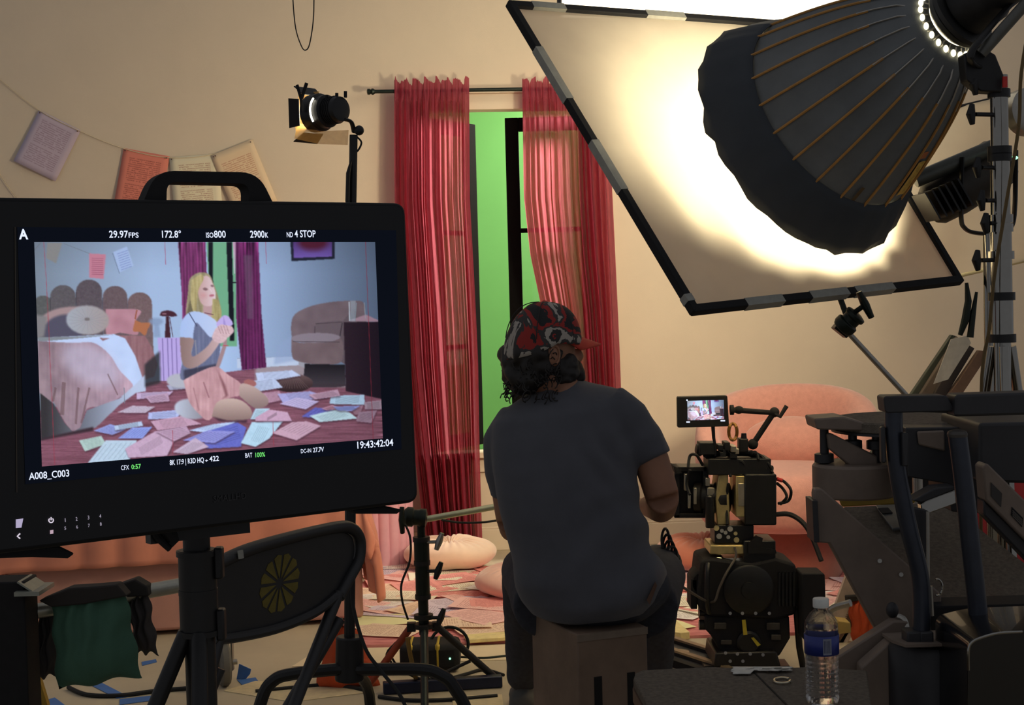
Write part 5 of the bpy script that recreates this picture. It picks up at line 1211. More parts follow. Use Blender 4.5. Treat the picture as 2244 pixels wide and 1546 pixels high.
obj('handle_tube', MB().tube(smooth_path([D(1958, 895, .0), D(1960, 960, 0), D(1968, 1040, 0), D(1992, 1160, 0), D(2014, 1250, 0), D(2020, 1310, 0), D(2019, 1408, 0)], 6), .0185, 14), tubm, dl)
obj('handle_tube', MB().tube(smooth_path([D(2098, 952, -.05), D(2112, 1060, -.05), D(2128, 1200, -.05), D(2142, 1330, -.05), D(2146, 1404, -.05)], 6), .0195, 14), tubm, dl)
obj('tube_cap', MB().lathe(D(2098, 958, -.05), V((0, 0, 1)), [(.020, 0), (.021, .006), (.018, .012), (.006, .016)], 16), mat('cap_grey', (64, 60, 56), .5), dl)
obj('slide_lock', MB().box(D(1934, 975, .0), (.010, .02, .075)).box(D(1982, 985, -.02), (.012, .02, .07)), dk, dl, bevel=.003)
obj('cross_brace', MB().cyl(D(1965, 885, .02), D(2100, 890, .02), .016), dk, dl)
# seat turntable
sc_ = V((P(1992, 918, 3.72).x, 3.72, P(1992, 918, 3.72).z))
obj('turntable', MB().lathe(sc_, (0, 0, 1), [(.185, -.024), (.19, -.02), (.19, 0), (.186, .004)], 44), carpet, dl)
obj('turntable_rim', MB().lathe(sc_ - V((0, 0, .03)), (0, 0, 1), [(.175, 0), (.192, .001), (.192, .007), (.175, .008)], 44), dk, dl)
dpart('outrigger_plate', rounded([(1784, 918), (1850, 914), (1905, 930), (1905, 946), (1790, 942)], 6), .5, .12, dbr)
for x in (1806, 1868, 1920): obj('levelling_post', MB().cyl(D(x, 940, .55), D(x + 1, 1030, .55), .011).lathe(D(x, 975 if x != 1806 else 1004, .55), (0, 0, 1), [(.018, -.012), (.024, -.01), (.024, .01), (.018, .012)], 16), dk, dl)
dpart('diagonal_brace', [(1814, 952), (1822, 950), (1922, 1000), (1925, 1030), (1870, 1028), (1818, 985)], .52, .03, dbr)
cy = D(1880, 1030, .52); obj('column_drum', MB().lathe(V((cy.x, DD + .56, 0)), (0, 0, 1), [(.098, D(1880, 1094, .5).z), (.102, D(1880, 1090, .5).z), (.102, D(1880, 1026, .5).z), (.096, D(1880, 1020, .5).z)], 36), dbr, dl)
dpart('seat_block', rounded([(1985, 938), (2152, 936), (2160, 1120), (2140, 1126), (2085, 1122), (2080, 1062), (1990, 1046)], 4), .35, .18, dk)
dpart('inner_plate', [(2010, 946), (2070, 944), (2072, 990), (2014, 976)], .34, .008, dbr)
dpart('side_block', rounded([(2146, 928), (2330, 924), (2330, 1062), (2146, 1058)], 10), .2, .3, dk, .01)
dpart('side_arm', [(1784, 1084), (1786, 1072), (1802, 1072), (2064, 1304), (2060, 1392), (1922, 1386), (1818, 1192), (1790, 1190)], .30, .035, dbr)
dpart('arm_hinge', rounded([(1780, 1098), (1792, 1098), (1796, 1190), (1784, 1190)], 2), .28, .08, dk)
dk_pts = [D(1850, 1112, .95), D(2070, 1102, .95), D(2330, 1300, .45), D(2330, 1340, .40), D(2030, 1340, .36)]
obj('carpet_ramp', MB().ext(dk_pts, (0, .02, -.03)), carpet, dl)
dpart('yellow_plate', [(1840, 1098), (1866, 1082), (1958, 1082), (2016, 1084), (2004, 1104), (1846, 1112)], .85, .012, mat('yellow_board', (150, 122, 40), .6))
dpart('steel_bracket', [(2018, 1106), (2030, 1098), (2094, 1074), (2096, 1104), (2030, 1128), (2020, 1126)], .22, .03, CHR, .002)
dpart('bracket_top', [(2000, 1098), (2050, 1070), (2094, 1066), (2092, 1076), (2020, 1104)], .22, .06, dk)
dpart('control_upright', [(1985, 1110), (2034, 1120), (2038, 1200), (2034, 1200), (2032, 1290), (2008, 1290)], .18, .03, dk)
obj('control_rod', MB().cyl(D(2033, 1122, .16), D(2034, 1290, .16), .004).cyl(D(2037, 1285, .15), D(2040, 1350, .15), .007), STL, dl)
obj('pull_ring', MB().tube([D(2054 + 11 * math.cos(a), 1288 + 18 * math.sin(a), .15) for a in [(-110 + 220 * k / 12) * PI / 180 for k in range(13)]], .0026, 6), CHR, dl)
dpart('boom_arm', [(2154, 1024), (2164, 1016), (2330, 1180), (2330, 1270), (2160, 1096)], .12, .06, dbr)
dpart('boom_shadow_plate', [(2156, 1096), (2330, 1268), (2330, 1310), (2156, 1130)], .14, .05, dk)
dpart('instruction_plate', [(2218, 1112), (2242, 1136), (2240, 1156), (2216, 1130)], .117, .003, BLKM, 0)
for k in range(4): dpart('print_line', [(2219, 1118 + 4 * k), (2240, 1139 + 4 * k), (2240, 1141 + 4 * k), (2219, 1120 + 4 * k)], .1165, .0006, mat('print_grey', (96, 90, 84), .6), 0)
dpart('maker_plate', [(2172, 1058), (2196, 1082), (2194, 1112), (2172, 1088)], .117, .003, mat('plate_dark', (44, 40, 38), .5), 0)
# lower chassis
dpart('chassis_plate', [(1740, 1502), (1958, 1362), (1990, 1362), (2000, 1420), (1950, 1470), (1890, 1464), (1780, 1540), (1740, 1560)], .12, .04, dbr)
dpart('chassis_side', [(1888, 1464), (1960, 1400), (1962, 1680), (1888, 1680)], .06, .05, dbr)
dpart('rear_wall', [(2050, 1330), (2330, 1322), (2330, 1480), (2060, 1480)], .25, .1, BLKM)
cc = V((D(2040, 1410, .06).x, DD + .06, 0)); zt = D(2040, 1404, .06).z
obj('column', MB().lathe(cc, (0, 0, 1), [(.092, .02), (.092, zt - .01), (.086, zt)], 40), dk, dl)
obj('column_top', MB().ext([D(1932, 1394, .12), D(1990, 1388, .14), D(2090, 1388, .14), D(2122, 1402, .06), D(2122, 1416, -.04), D(1985, 1420, -.06), D(1955, 1410, .0)], (0, 0, .006)), dbr, dl)
for x in (1985, 2012): obj('tube_socket', MB().box(D(x + 12, 1398, .0), (.03, .05, .035)), dk, dl, bevel=.004)
obj('tube_socket', MB().box(D(2148, 1392, -.05), (.05, .06, .04)), dk, dl, bevel=.004)
dpart('motor_cover', rounded([(2120, 1404), (2190, 1386), (2330, 1380), (2330, 1700), (2120, 1700)], [20, 30, 2, 2, 2]), -.22, .22, mat('gloss_black', (14, 14, 15), .2, .0, coat=.4), .012)
for o_ in (0, .014): obj('cover_strip', MB().tube(smooth_path([D(2122, 1470, -.224 + o_), D(2122, 1425, -.224 + o_), D(2130, 1408, -.224 + o_), D(2150, 1398, -.224 + o_), D(2188, 1388, -.224 + o_), D(2240, 1385, -.224 + o_)], 4), .003, 6), CHR, dl)
obj('knob', MB().ell(D(1955, 1338, .16), (.014, .014, .018)), dk, dl)
obj('latch', MB().tube(smooth_path([D(1968, 1352, .14), D(1982, 1360, .13), D(1990, 1390, .12)], 5), .007, 8), STL, dl)
for x, y in ((1975, 1260), (1928, 1230)): obj('bolt', MB().cyl(D(x, y, .295), D(x, y, .31), .005), STL, dl)
for x, dd in ((1960, .3), (2200, .3), (2200, -.05)):
    q = D(x, 1600, dd); obj('wheel', MB().lathe(V((q.x, DD + dd, .09)), (1, .1, 0), [(.05, -.03), (.085, -.028), (.09, -.02), (.09, .02), (.085, .028), (.05, .03)], 24), RUB, dl)
tb = thing('phone', 'grey smartphone lying on the dolly carpet', 'phone', PLN(1958, 1138, dk_pts[0], (dk_pts[1] - dk_pts[0]).cross(dk_pts[2] - dk_pts[0]).normalized()))
rn = (dk_pts[1] - dk_pts[0]).cross(dk_pts[2] - dk_pts[0]).normalized(); rn = rn if rn.z > 0 else -rn
def RP(px, py, off): return PLN(px, py, dk_pts[0] + rn * off, rn)
obj('case', MB().ext([RP(x, y, .004) for x, y in ((1918, 1114), (1960, 1112), (2000, 1158), (1956, 1166))], rn * .009), mat('phone_grey', (96, 98, 98), .35, .4), tb, bevel=.002)
obj('camera_bump', MB().ext([RP(x, y, .013) for x, y in ((1924, 1116), (1946, 1115), (1956, 1126), (1934, 1128))], rn * .003), BLKM, tb)

# carpeted equipment cart in front
ZC = .573
ct = thing('equipment_cart', 'dark carpeted cart deck holding the water bottle', 'cart', V((G(1560, 1500, ZC).x, 3.0, 0)))
pts = [G(x, y, ZC) for x, y in ((1388, 1488), (1392, 1476), (1408, 1469), (1560, 1462), (1656, 1466), (1780, 1462), (1900, 1470), (1920, 1640), (1480, 1660))]
obj('deck', MB().ext(pts, (0, 0, -.02)), carpet, ct, bevel=.003)
obj('deck_edge', MB().ext([q + V((-.002 if i < 3 else 0, 0, -.021)) for i, q in enumerate(pts)], (0, 0, -.028)), mat('edge_ply', (96, 72, 56), .7), ct)
obj('deck_seam', MB().ext([G(x, y, ZC + .001) for x, y in ((1644, 1467), (1647, 1467), (1740, 1560), (1736, 1560))], (0, 0, .001)), BLKM, ct)
for x, y in ((1500, 1500), (1860, 1500), (1560, 1640), (1880, 1640)):
    q = G(x, y, ZC); obj('leg', MB().box((q.x, q.y, (ZC - .05) / 2), (.035, .035, ZC - .05)), dk, ct)
# bottle
bd = 2.85; bq = V((P(1802, 1500, bd).x, bd, ZC + .001)); bt = thing('water_bottle', 'clear plastic water bottle with blue label and white cap on the cart', 'bottle', bq)
pet = NT('pet_plastic'); pg = pet.n('ShaderNodeBsdfGlass', i_IOR=1.25, i_Roughness=.03); pt = pet.n('ShaderNodeBsdfTransparent'); px_ = pet.n('ShaderNodeMixShader', i_0=.45); pet.l(pg, px_, 0, 1); pet.l(pt, px_, 0, 2); pet.l(px_, pet.out)
Z = lambda y: P(1802, y, bd).z - bq.z
prof = [(.001, .002), (.028, .0), (.031, .006)]
for k in range(9): z = .012 + k * .0092; prof += [(.0325, z), (.0300, z + .0046)]
prof += [(.0318, Z(1462)), (.0322, Z(1440)), (.0322, Z(1384)), (.0318, Z(1372)), (.0300, Z(1360)), (.022, Z(1345)), (.0135, Z(1336)), (.0125, Z(1330)), (.0125, Z(1322))]
obj('shell', MB().lathe(bq, (0, 0, 1), prof, 32), pet.m, bt, sharp=50)
wn = NT('water'); wg = wn.n('ShaderNodeBsdfGlass', i_IOR=1.2, i_Roughness=0.0); wn.l(wg, wn.out)
obj('water', MB().lathe(bq, (0, 0, 1), [(.027, .004), (.0285, .02), (.029, Z(1470)), (.030, Z(1440)), (.030, Z(1374))], 28), wn.m, bt)
obj('label', MB().lathe(bq, (0, 0, 1), [(.0330, Z(1431)), (.0330, Z(1389))], 36, cap=False), mat('label_blue', (34, 48, 122), .4, var=.05), bt, solid=.0006)
def cyl_patch(a0, a1, y0, y1, r): return MB().grid(lambda u, v: bq + V((r * math.sin(a0 + (a1 - a0) * u), -r * math.cos(a0 + (a1 - a0) * u), Z(y0 + (y1 - y0) * v))), 6, 3)
obj('barcode_panel', cyl_patch(-.12, .38, 1393, 1428, .0338), mat('panel_grey', (120, 124, 140), .5), bt)
for k in range(5): obj('barcode_bar', cyl_patch(-.06 + .08 * k, -.03 + .08 * k, 1397, 1424, .0341), mat('label_ink', (48, 52, 88), .5), bt)
obj('cap', MB().lathe(bq, (0, 0, 1), [(.0150, Z(1331)), (.0155, Z(1329)), (.0155, Z(1314)), (.0145, Z(1312)), (.004, Z(1312))], 30), mat('cap_white', (206, 208, 204), .45), bt, sharp=50)
# odds on the deck
one('cable_tie', MB().tube([G(1714 + 18 * math.cos(a), 1492 + 6 * math.sin(a), ZC + .004) for a in [2 * PI * k / 20 for k in range(19)]], .0024, 6), silv, 'small pale ring-shaped cable tie lying on the cart carpet', 'cable tie')
one('crumpled_tissue', MB().grid(lambda u, v: G(1604 + 130 * u + 4 * math.sin(9 * v), 1462 + (16 if u < .35 else 9) * v, ZC + .004 + .010 * abs(mnoise.noise(V((u * 6, v * 4, 2))))), 18, 6), mat('tissue_white', (206, 204, 196), .9), 'crumpled white plastic wrapper at the back edge of the cart', 'wrapper', solid=.001)
# ================================================================== foreground left and floor clutter
# equipment rack: black upright, silver rail and post
RD = 3.6
rk = thing('equipment_rack', 'black upright rack panel with a silver rail holding sandbags', 'rack', V((P(20, 1500, RD).x, RD, 0)))
x0, x1 = P(-60, 1400, RD).x, P(72, 1400, RD).x
obj('side_panel', MB().box(((x0 + x1) / 2, RD, .36), (x1 - x0, .10, .72)), BLKM, rk, bevel=.004)
ra_, rb2 = P(-40, 1362, RD), P(430, 1277, RD + .25)
obj('rail', MB().cyl(ra_, rb2, .019, n=18), mat('galvanised', (178, 176, 164), .35, .7), rk)
obj('post', MB().cyl((rb2.x, rb2.y, .0), (rb2.x, rb2.y, rb2.z + .02), .02), BLK, rk)
obj('shelf', MB().box((x1 + .012, RD - .01, P(90, 1290, RD).z), (.06, .12, .01)).box((x1 + .008, RD - .01, P(90, 1278, RD).z), (.05, .1, .004), Matrix.Rotation(.6, 3, 'Y')), mat('shelf_grey', (146, 150, 140), .4, .3), rk)
def sandbag(name, lab, m_, quad, d, thick, strap, group, band=.17):
    """saddle bag half: bulging pouch between four pixel corners, hanging from a strap"""
    q = [P(x, y, d) for x, y in quad]; root = thing(name, lab, 'sandbag', (q[2] + q[3]) / 2, group)
    def fn(side):
        def g(u, v):
            p = (q[0] * (1 - u) + q[1] * u) * (1 - v) + (q[3] * (1 - u) + q[2] * u) * v
            b = (math.sin(PI * u) * math.sin(PI * min(1, .12 + v * .88))) ** .5
            return p + V((0, side * thick * b * (.4 + .8 * v), 0)) + V((.004 * math.sin(14 * v + 5 * u), .011 * side * math.sin(22 * u + 4 * v + 2 * math.sin(3 * u)) * b * (1 - v * .8), .006 * math.sin(11 * u) * (v > .95)))
        return g
    obj('pouch', MB().grid(fn(-1), 26, 22), m_, root, sharp=180); obj('pouch_back', MB().grid(fn(1), 26, 22), m_, root, sharp=180)
    obj('strap', MB().ext([P(x, y, d - .025) for x, y in strap], (0, .05, 0)), mat('webbing', (44, 40, 38), .9, var=.1), root, bevel=.004)
    return root
gsb = mat('green_canvas', (62, 100, 82), .85, var=.12, scale=8, bump=.2, bscale=300); bsb = mat('black_canvas', (58, 54, 54), .85, var=.1, scale=8); osb = mat('orange_canvas', (186, 74, 34), .85, var=.1, scale=8, bump=.2, bscale=300)
GR = 'sandbags hung or laid as weights around the set'
sandbag('sandbag', 'dark green canvas sandbag slung over the silver rail', gsb, [(112, 1326), (276, 1300), (311, 1482), (126, 1512)], RD + .03, .05, [(84, 1318), (150, 1290), (215, 1286), (256, 1282), (278, 1308), (180, 1326), (112, 1332)], GR)
sandbag('sandbag', 'black canvas sandbag behind the green one on the rail', bsb, [(274, 1308), (326, 1302), (348, 1434), (300, 1432)], RD + .17, .03, [(256, 1284), (295, 1270), (322, 1286), (326, 1308), (276, 1310)], GR)
sandbag('sandbag', 'black canvas sandbag hanging between the rack panel and the green bag', bsb, [(84, 1340), (118, 1332), (126, 1480), (76, 1490)], RD + .10, .03, [(78, 1326), (116, 1318), (120, 1340), (80, 1348)], GR)
sandbag('sandbag', 'orange canvas sandbag slumped behind the light stand hub', osb, [(722, 1368), (785, 1380), (838, 1506), (690, 1512)], 5.25, .07, [(724, 1364), (748, 1360), (752, 1374), (726, 1380)], GR)
sandbag('sandbag', 'orange canvas sandbag with black strap behind the dolly arm', osb, [(1858, 1312), (1920, 1316), (1930, 1412), (1868, 1412)], 5.7, .06, [(1854, 1308), (1882, 1306), (1882, 1318), (1856, 1322)], GR)
one('grab_bar', MB().tube(smooth_path([P(1814, 1346, 4.7), P(1830, 1332, 4.68), P(1864, 1322, 4.65)], 5), .012, 10), STL, 'short bent steel bar leading to the orange bag behind the dolly', 'bar')
one('warning_board', MB().ext([P(70, 1480, 3.9), P(76, 1455, 3.9), P(104, 1546, 3.9), P(110, 1600, 3.9), P(70, 1600, 3.9)], (0, .02, 0)), mat('yellow_panel', (176, 140, 44), .6), 'yellow board edge behind the black rack panel', 'board')
# folding chair ------------------------------------------------------------
fc = thing('folding_chair', 'black steel folding chair with a faded yellow flower emblem on its backrest', 'chair', V((P(620, 1500, 3.25).x, 3.25, 0)))
qa, qb = P(484, 1226, 2.98), P(784, 1150, 3.42)
fu = V((qb.x - qa.x, qb.y - qa.y, 0)); fW = fu.length; fu.normalize(); fnv = V((fu.y, -fu.x, 0)); fnv = fnv if fnv.y < 0 else -fnv
def CH(px, py, off=0.0): return PLN(px, py, qa + fnv * off, fnv)
chm = mat('chair_enamel', (44, 44, 46), .45, .2, var=.1, scale=12)
fr_pts = [CH(470, 1240), CH(540, 1207), CH(640, 1178), CH(740, 1156), CH(772, 1160), CH(788, 1184), CH(786, 1226), CH(768, 1262), CH(742, 1310)]
obj('back_tube', MB().tube(smooth_path(fr_pts, 6), .014, 12), chm, fc)
pan = cur([(466, 1246), (560, 1212), (660, 1184), (742, 1166), (770, 1176), (778, 1206), (768, 1250), (738, 1304), (690, 1342), (610, 1376), (520, 1396), (466, 1402)], 5)
def pan3(x, y, o=0.0): 
    return CH(x, y, o - .004)
obj('back_panel', MB().ext([pan3(x, y) for x, y in pan], fnv * -.006), chm, fc, bevel=.003)
obj('lower_rail', MB().tube(smooth_path([pan3(x, y, .004) for x, y in [(466, 1403), (520, 1397), (610, 1377), (690, 1343), (738, 1306)]], 6), .011, 10), chm, fc)
em = mat('emblem_gold', (104, 92, 30), .7, var=.2, scale=40)
for k in range(12):
    a = 2 * PI * (k + .5) / 12; pr_ = []
    for rr, da in ((.18, .0), (.97, -.20), (1.03, 0), (.97, .20)):
        c, s = math.cos(a + da), math.sin(a + da); ex, ey = 42 * rr * c, 64 * rr * s
        pr_.append((613 + ex + ey * -.12, 1279 + ey - ex * .16))
    obj('emblem_petal', MB().ext([pan3(x, y, .0012) for x, y in pr_], fnv * -.001), em, fc)
obj('rail_tag', MB().ext([CH(520, 1208, .016), CH(531, 1206, .016), CH(533, 1224, .016), CH(522, 1226, .016)], fnv * .002), tape_m, fc)
for (xa, ya, xb, yb, o) in ((742, 1300, 640, 1560, 0), (478, 1400, 440, 1560, 0)):
    a = CH(xa, ya); b = CH(xb, yb); b2 = a + (b - a) * ((a.z - .012) / (a.z - b.z)); obj('leg', MB().cyl(a, b2, .0135), chm, fc)
    obj('leg', MB().cyl(a + V((0, 0, -.06)), b2 - fnv * .16 + fu * .04, .0135), chm, fc)
obj('seat', MB().ext([CH(500, 1400, -.05), CH(700, 1330, -.05), CH(730, 1200, -.05), CH(500, 1270, -.05)], fnv * -.02), chm, fc, bevel=.004)
# caster behind the chair
wc = G(492, 1504); cw_ = thing('caster_wheel', 'grey rubber caster wheel in a steel fork behind the folding chair', 'wheel', wc)
obj('tyre', MB().lathe(wc + V((0, 0, .083)), (1, .35, 0), [(.05, -.018), (.075, -.018), (.083, -.010), (.083, .010), (.075, .018), (.05, .018)], 30), mat('grey_rubber', (104, 100, 92), .7), cw_)
obj('fork', MB().box(wc + V((.03, .01, .12)), (.006, .03, .13)).box(wc + V((-.03, -.01, .12)), (.006, .03, .13)).box(wc + V((0, 0, .185)), (.08, .06, .008)).cyl(wc + V((-.04, -.014, .083)), wc + V((.045, .016, .083)), .010), STL, cw_)
# boom stand
bs = G(930, 1530); BS = V((bs.x, 5.15, 0)); bsd = thing('boom_stand', 'dark green light stand with knobs and a short boom arm before the cushions', 'stand', BS)
def bz(y): return P(930, y, 5.15).z
for y0, y1, r in ((1150, 1190, .014), (1178, 1236, .027), (1228, 1312, .025), (1304, 1366, .018), (1366, 1500, .014)): obj('tube', MB().cyl(V((BS.x, 5.15, bz(y1))), V((BS.x, 5.15, bz(y0))), r, n=18), DGR, bsd)
for y, r in ((1182, .030), (1234, .029), (1308, .028), (1352, .034), (1372, .036)): obj('collar', MB().cyl(V((BS.x, 5.15, bz(y + 5))), V((BS.x, 5.15, bz(y - 5))), r, n=18), BLK, bsd)
for x, y, m_ in ((962, 1188, STL), (960, 1252, BLK), (966, 1354, BLK)):
    z = bz(y); a = P(x, y, 5.12); obj('t_knob', MB().cyl((BS.x + .015, 5.14, z), a, .006).tube([a - V((.01, 0, .028)), a, a + V((.012, 0, .03))], [.008, .013, .008], 10), m_, bsd)
gh = P(908, 1132, 5.12)
obj('grip_head', MB().lathe(gh - V((.035, 0, 0)), (1, 0, -.1), [(.026, 0), (.034, .01), (.034, .03), (.028, .034), (.028, .05), (.032, .056), (.032, .075), (.016, .08)], 18), DGR, bsd)
obj('head_knob', MB().tube([P(881, 1112, 5.06), P(880, 1140, 5.05), P(882, 1168, 5.06)], [.014, .018, .014], 10, flat=.6), DGR, bsd)
obj('boom_arm', MB().cyl(P(915, 1142, 5.12), P(1130, 1103, 5.2), .011, n=14), mat('boom_steel', (196, 198, 168), .3, .7), bsd)
obj('cord', MB().tube(smooth_path([P(888, 1150, 5.05), P(899, 1180, 5.05), P(898, 1230, 5.05), P(880, 1280, 5.05), P(882, 1320, 5.05), P(894, 1358, 5.08)], 6), .004, 7), RUB, bsd)
obj('boom_cord', MB().tube(smooth_path([P(968, 1140, 5.1), P(1010, 1146, 5.12), P(1060, 1145, 5.14), P(1096, 1140, 5.16)], 5), .004, 7), RUB, bsd)
hubz = bz(1378)
red_leg = mat('orange_leg', (150, 60, 30), .5, .2)
for tgt, m_ in ((G(806, 1512), red_leg), (G(1092, 1500), BLK), (V((BS.x + .02, 4.75, 0)), DGR)):
    d = V((tgt.x - BS.x, tgt.y - 5.15, 0)); e = d.normalized()
    obj('leg', MB().cyl(V((BS.x, 5.15, hubz)) + e * .05, V((tgt.x, tgt.y, .012)), .013), m_, bsd)
    obj('leg_hinge', MB().box(V((BS.x, 5.15, hubz + .005)) + e * .045, (.03, .03, .03)), BLK, bsd)
    obj('brace', MB().cyl(V((BS.x, 5.15, bz(1495))), V((BS.x, 5.15, .012)) + d * .62 + V((0, 0, hubz * .36)), .006), BLK, bsd)
# ballast with cables
bq2 = G(942, 1478); bl2 = thing('ballast_box', 'black ballast box with yellow corners and a green lamp on the floor', 'ballast', bq2)
obj('case', MB().box(bq2 + V((0, .08, .055)), (.22, .16, .10)), BLKM, bl2, bevel=.02)
for dx in (-.07, .03): obj('yellow_band', MB().box(bq2 + V((dx, .08, .0555)), (.022, .163, .103)), mat('band_yellow', (190, 160, 40), .5), bl2, bevel=.02)
obj('power_led', MB().ell(bq2 + V((.075, -.002, .055)), .004), emit('green_led', (.3, 1, .5), 2.0), bl2)
one('cable_coil', MB().tube([G(985, 1470) + V((.07 * math.cos(a), .05 + .02 * math.sin(a), .085 + .06 * math.sin(a))) for a in [-.6 + 4.4 * k / 20 for k in range(21)]], .006, 8), DGR, 'dark green cable loop standing up beside the ballast box', 'cable')
mb = MB()
for k in range(3): mb.tube([G(868 + 10 * k, 1470) + V(((.035 + .01 * k) * math.cos(a), .03 * k, .05 + (.04 + .008 * k) * math.sin(a))) for a in [2 * PI * j / 18 for j in range(19)]], .0045, 6)
one('cable_coil', mb, RUB, 'tangle of thin black cable loops beside the orange tripod leg', 'cable')
one('yellow_cable', MB().tube(smooth_path([P(893, 1398, 5.1), P(896, 1420, 5.1), P(902, 1450, 5.1), P(908, 1478, 5.1), G(916, 1500)], 5), .008, 8), mat('ochre_rubber', (120, 92, 34), .6), 'ochre cable hanging along the boom stand to the floor', 'cable')
nb = mat('navy_steel', (30, 38, 62), .45, .4)
a, b = G(840, 1522), G(1100, 1506); d = (b - a).normalized()
one('floor_beam', MB().box((a + b) / 2 + V((0, 0, .022)), ((b - a).length, .04, .04), axes(d, V((0, 0, 1)).cross(d), V((0, 0, 1)))), nb, 'navy steel tube lying on the floor at the foot of the boom stand', 'beam', bevel=.004)
def floor_cable(pts, r, m_, lab, z=None): one('floor_cable', MB().tube(smooth_path([G(x, y) + V((0, 0, r)) for x, y in pts], 6), r, 7), m_, lab, 'cable')
floor_cable([(1120, 1440), (1060, 1446), (1000, 1444), (960, 1452)], .005, DGR, 'dark green cable lying straight across the pale floor')
floor_cable([(1104, 1484), (1060, 1472), (1020, 1482), (975, 1494), (930, 1500)], .006, RUB, 'black cable curling on the floor by the tripod foot')
floor_cable([(560, 1520), (640, 1512), (720, 1506), (800, 1516)], .007, RUB, 'black cable lying behind the folding chair')
floor_cable([(150, 1512), (190, 1528), (260, 1530), (340, 1520), (410, 1514)], .008, RUB, 'black cable crossing the blue tape near the sandbags')
floor_cable([(830, 1532), (900, 1540), (990, 1538), (1090, 1530)], .007, RUB, 'black cable lying along the navy steel tube')
one('hanging_cable', MB().tube(smooth_path([P(770, 1260, 3.55), P(774, 1330, 3.54), P(800, 1420, 3.5), P(834, 1470, 3.48), P(880, 1530, 3.44), P(905, 1600, 3.4)], 6), .0045, 7), RUB, 'thin black cable hanging past the bent leg of the light stand', 'cable')
# tape marks, paper and board on the floor
bt_m = mat('blue_tape', (64, 110, 176), .7, var=.08)
for pts, lab in (([(192, 1499), (216, 1494), (282, 1528), (256, 1532)], 'short diagonal strip of blue tape below the green sandbag'), ([(262, 1534), (330, 1526), (336, 1536), (262, 1546)], 'blue tape strip running along the black floor cable'), ([(100, 1536), (120, 1530), (160, 1560), (110, 1566)], 'blue tape strip beside the yellow board edge'), ([(310, 1452), (342, 1446), (344, 1452), (312, 1460)], 'small blue tape mark beside the black sandbag'), ([(520, 1492), (560, 1486), (566, 1494), (530, 1502)], 'blue tape flap next to the caster wheel')):
    one('tape_mark', MB().ext([G(x, y, .001) for x, y in pts], (0, 0, .0012)), bt_m, lab, 'tape')
one('tape_flap', MB().ext([P(518, 1492, 5.38), P(524, 1456, 5.38), P(550, 1468, 5.38), P(548, 1478, 5.38), P(536, 1492, 5.38)], (.0, .004, 0)), bt_m, 'torn blue tape piece standing up by the caster wheel', 'tape')
one('floor_paper', MB().ext([G(x, y, .0005) for x, y in ((700, 1424), (1130, 1414), (1160, 1446), (640, 1462))], (0, 0, .002)), mat('cream_paper', (226, 206, 172), .85, var=.05, scale=6), 'long cream paper sheet along the front edge of the rug', 'paper')
one('floor_paper', MB().ext([G(x, y, .0005) for x, y in ((490, 1516), (560, 1494), (730, 1500), (800, 1520), (640, 1540))], (0, 0, .002)), mat('pale_board', (214, 196, 156), .8), 'pale protective board under the folding chair', 'board')
one('floor_paper', MB().ext([G(x, y, .0005) for x, y in ((990, 1528), (1100, 1524), (1110, 1600), (1000, 1600))], (0, 0, .003)), mat('pale_board', (214, 196, 156), .8), 'pale protective board beside the man\'s left shoe', 'board')
ym = mat('yellow_foam', (232, 212, 150), .7)
one('yellow_block', MB().ext([G(x, y, .014) for x, y in ((1016, 1400), (1028, 1411), (1130, 1404), (1120, 1392))], (0, 0, .016)), ym, 'flat yellow wooden strip with scribbled marks on the rug edge', 'wood strip', bevel=.003)
one('yellow_block', MB().ext([G(x, y, .0) for x, y in ((1432, 1394), (1492, 1404), (1512, 1402), (1478, 1372), (1440, 1368))], (0, 0, .03)), ym, 'flat yellow block beside the slider track', 'block', bevel=.003)
one('yellow_block', MB().ext([P(1820, 1374, 5.1), P(1838, 1362, 5.1), P(1864, 1366, 5.1), P(1866, 1388, 5.1), P(1822, 1392, 5.1)], (0, .08, 0)), mat('yellow_dull', (176, 146, 76), .7), 'dull yellow block behind the water bottle', 'block', bevel=.003)
# boards, flags and panels behind the dolly
fl = [([(1980, 890), (1998, 890), (2098, 738), (2086, 734)], (52, 58, 52), 5.25), ([(2002, 890), (2032, 890), (2114, 752), (2098, 738)], (92, 80, 72), 5.22), ([(2032, 890), (2060, 890), (2136, 764), (2112, 750)], (62, 54, 50), 5.2), ([(2062, 890), (2092, 890), (2170, 772), (2146, 768)], (112, 86, 70), 5.18)]
fg = thing('flag_bundle', 'bundle of leaning flag boards with a white label behind the dolly', 'boards', V((P(1990, 880, 5.2).x, 5.2, 0)))
for pts, c, d in fl:
    q = [P(x, y, d) for x, y in pts]; e0 = q[0] + (q[0] - q[3]) * (q[0].z / (q[3].z - q[0].z)); e1 = q[1] + (q[1] - q[2]) * (q[1].z / (q[2].z - q[1].z))
    e0 = q[0].lerp(e0, .35); e1 = q[1].lerp(e1, .35)
    obj('board', MB().ext([q[3], q[2], e1, e0], (0, .03, 0)), mat('board_%d' % c[0], c, .7), fg, bevel=.002)
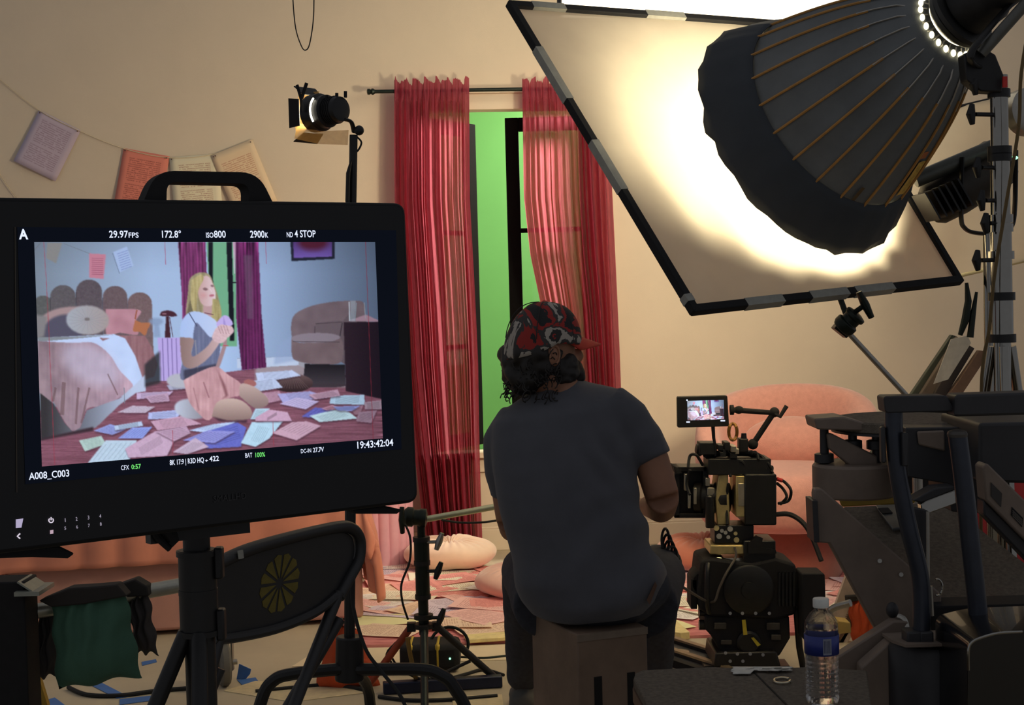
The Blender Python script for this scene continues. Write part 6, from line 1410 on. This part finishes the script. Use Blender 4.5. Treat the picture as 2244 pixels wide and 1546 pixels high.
obj('label', MB().ext([P(x, y, 5.17) for x, y in ((2046, 842), (2084, 744), (2120, 736), (2128, 752), (2078, 832))], (0, .004, 0)), mat('label_white', (190, 186, 178), .7), fg)
obj('support', MB().box(V((P(2010, 1000, 5.25).x, 5.25, .35)), (.25, .05, .7)), BLKM, fg)
one('spring_clamp', MB().tube([P(2118, 620, 5.0), P(2122, 660, 5.0), P(2116, 700, 5.0), P(2104, 735, 5.0)], [.006, .012, .014, .008], 8).tube([P(2140, 640, 5.0), P(2132, 690, 5.0), P(2126, 740, 5.0)], [.005, .010, .012], 8), DGR, 'dark spring clamp gripping the leaning boards', 'clamp')
wp = thing('leaning_planks', 'white and brown planks leaning behind the dolly arm', 'planks', V((P(1900, 1330, 5.7).x, 5.7, 0)))
for pts, c in (([(1880, 1190), (1918, 1190), (1862, 1330), (1830, 1330)], (190, 172, 158)), ([(1924, 1200), (1950, 1220), (1876, 1344), (1862, 1332)], (104, 80, 62)), ([(1952, 1226), (1966, 1250), (1890, 1352), (1878, 1346)], (206, 190, 178))):
    q = [P(x, y, 5.7) for x, y in pts]; dn = (q[3] - q[0]) * .8
    obj('plank', MB().ext([q[0], q[1], q[2] + dn, q[3] + dn], (0, .025, 0)), mat('plank_%d' % c[0], c, .7), wp)
rp_ = thing('red_panel', 'red fabric panel standing behind the dolly', 'panel', V((P(2110, 1200, 4.7).x, 4.7, 0)))
obj('fabric', MB().ext([P(x, y, 5.6) for x, y in ((1970, 1010), (2330, 1000), (2330, 1330), (1970, 1330))], (0, .02, 0)), mat('red_fabric', (190, 62, 66), .9, var=.06, scale=10), rp_)
obj('foot', MB().box((P(2150, 1330, 5.6).x, 5.61, .15), (.5, .1, .3)), BLKM, rp_)
one('stand_leg', MB().cyl(P(2196, 1120, 5.3), V((P(2204, 1300, 5.3).x, 5.3, .01)), .014), mat('brass_tube', (176, 150, 96), .35, .7), 'pale brass tube standing behind the dolly boom arm', 'tube')
one('grey_post', MB().box(V((P(2185, 1200, 5.4).x, 5.4, .40)), (.06, .04, .8)), mat('post_taupe', (92, 84, 74), .7), 'taupe wooden post standing before the red panel', 'post')
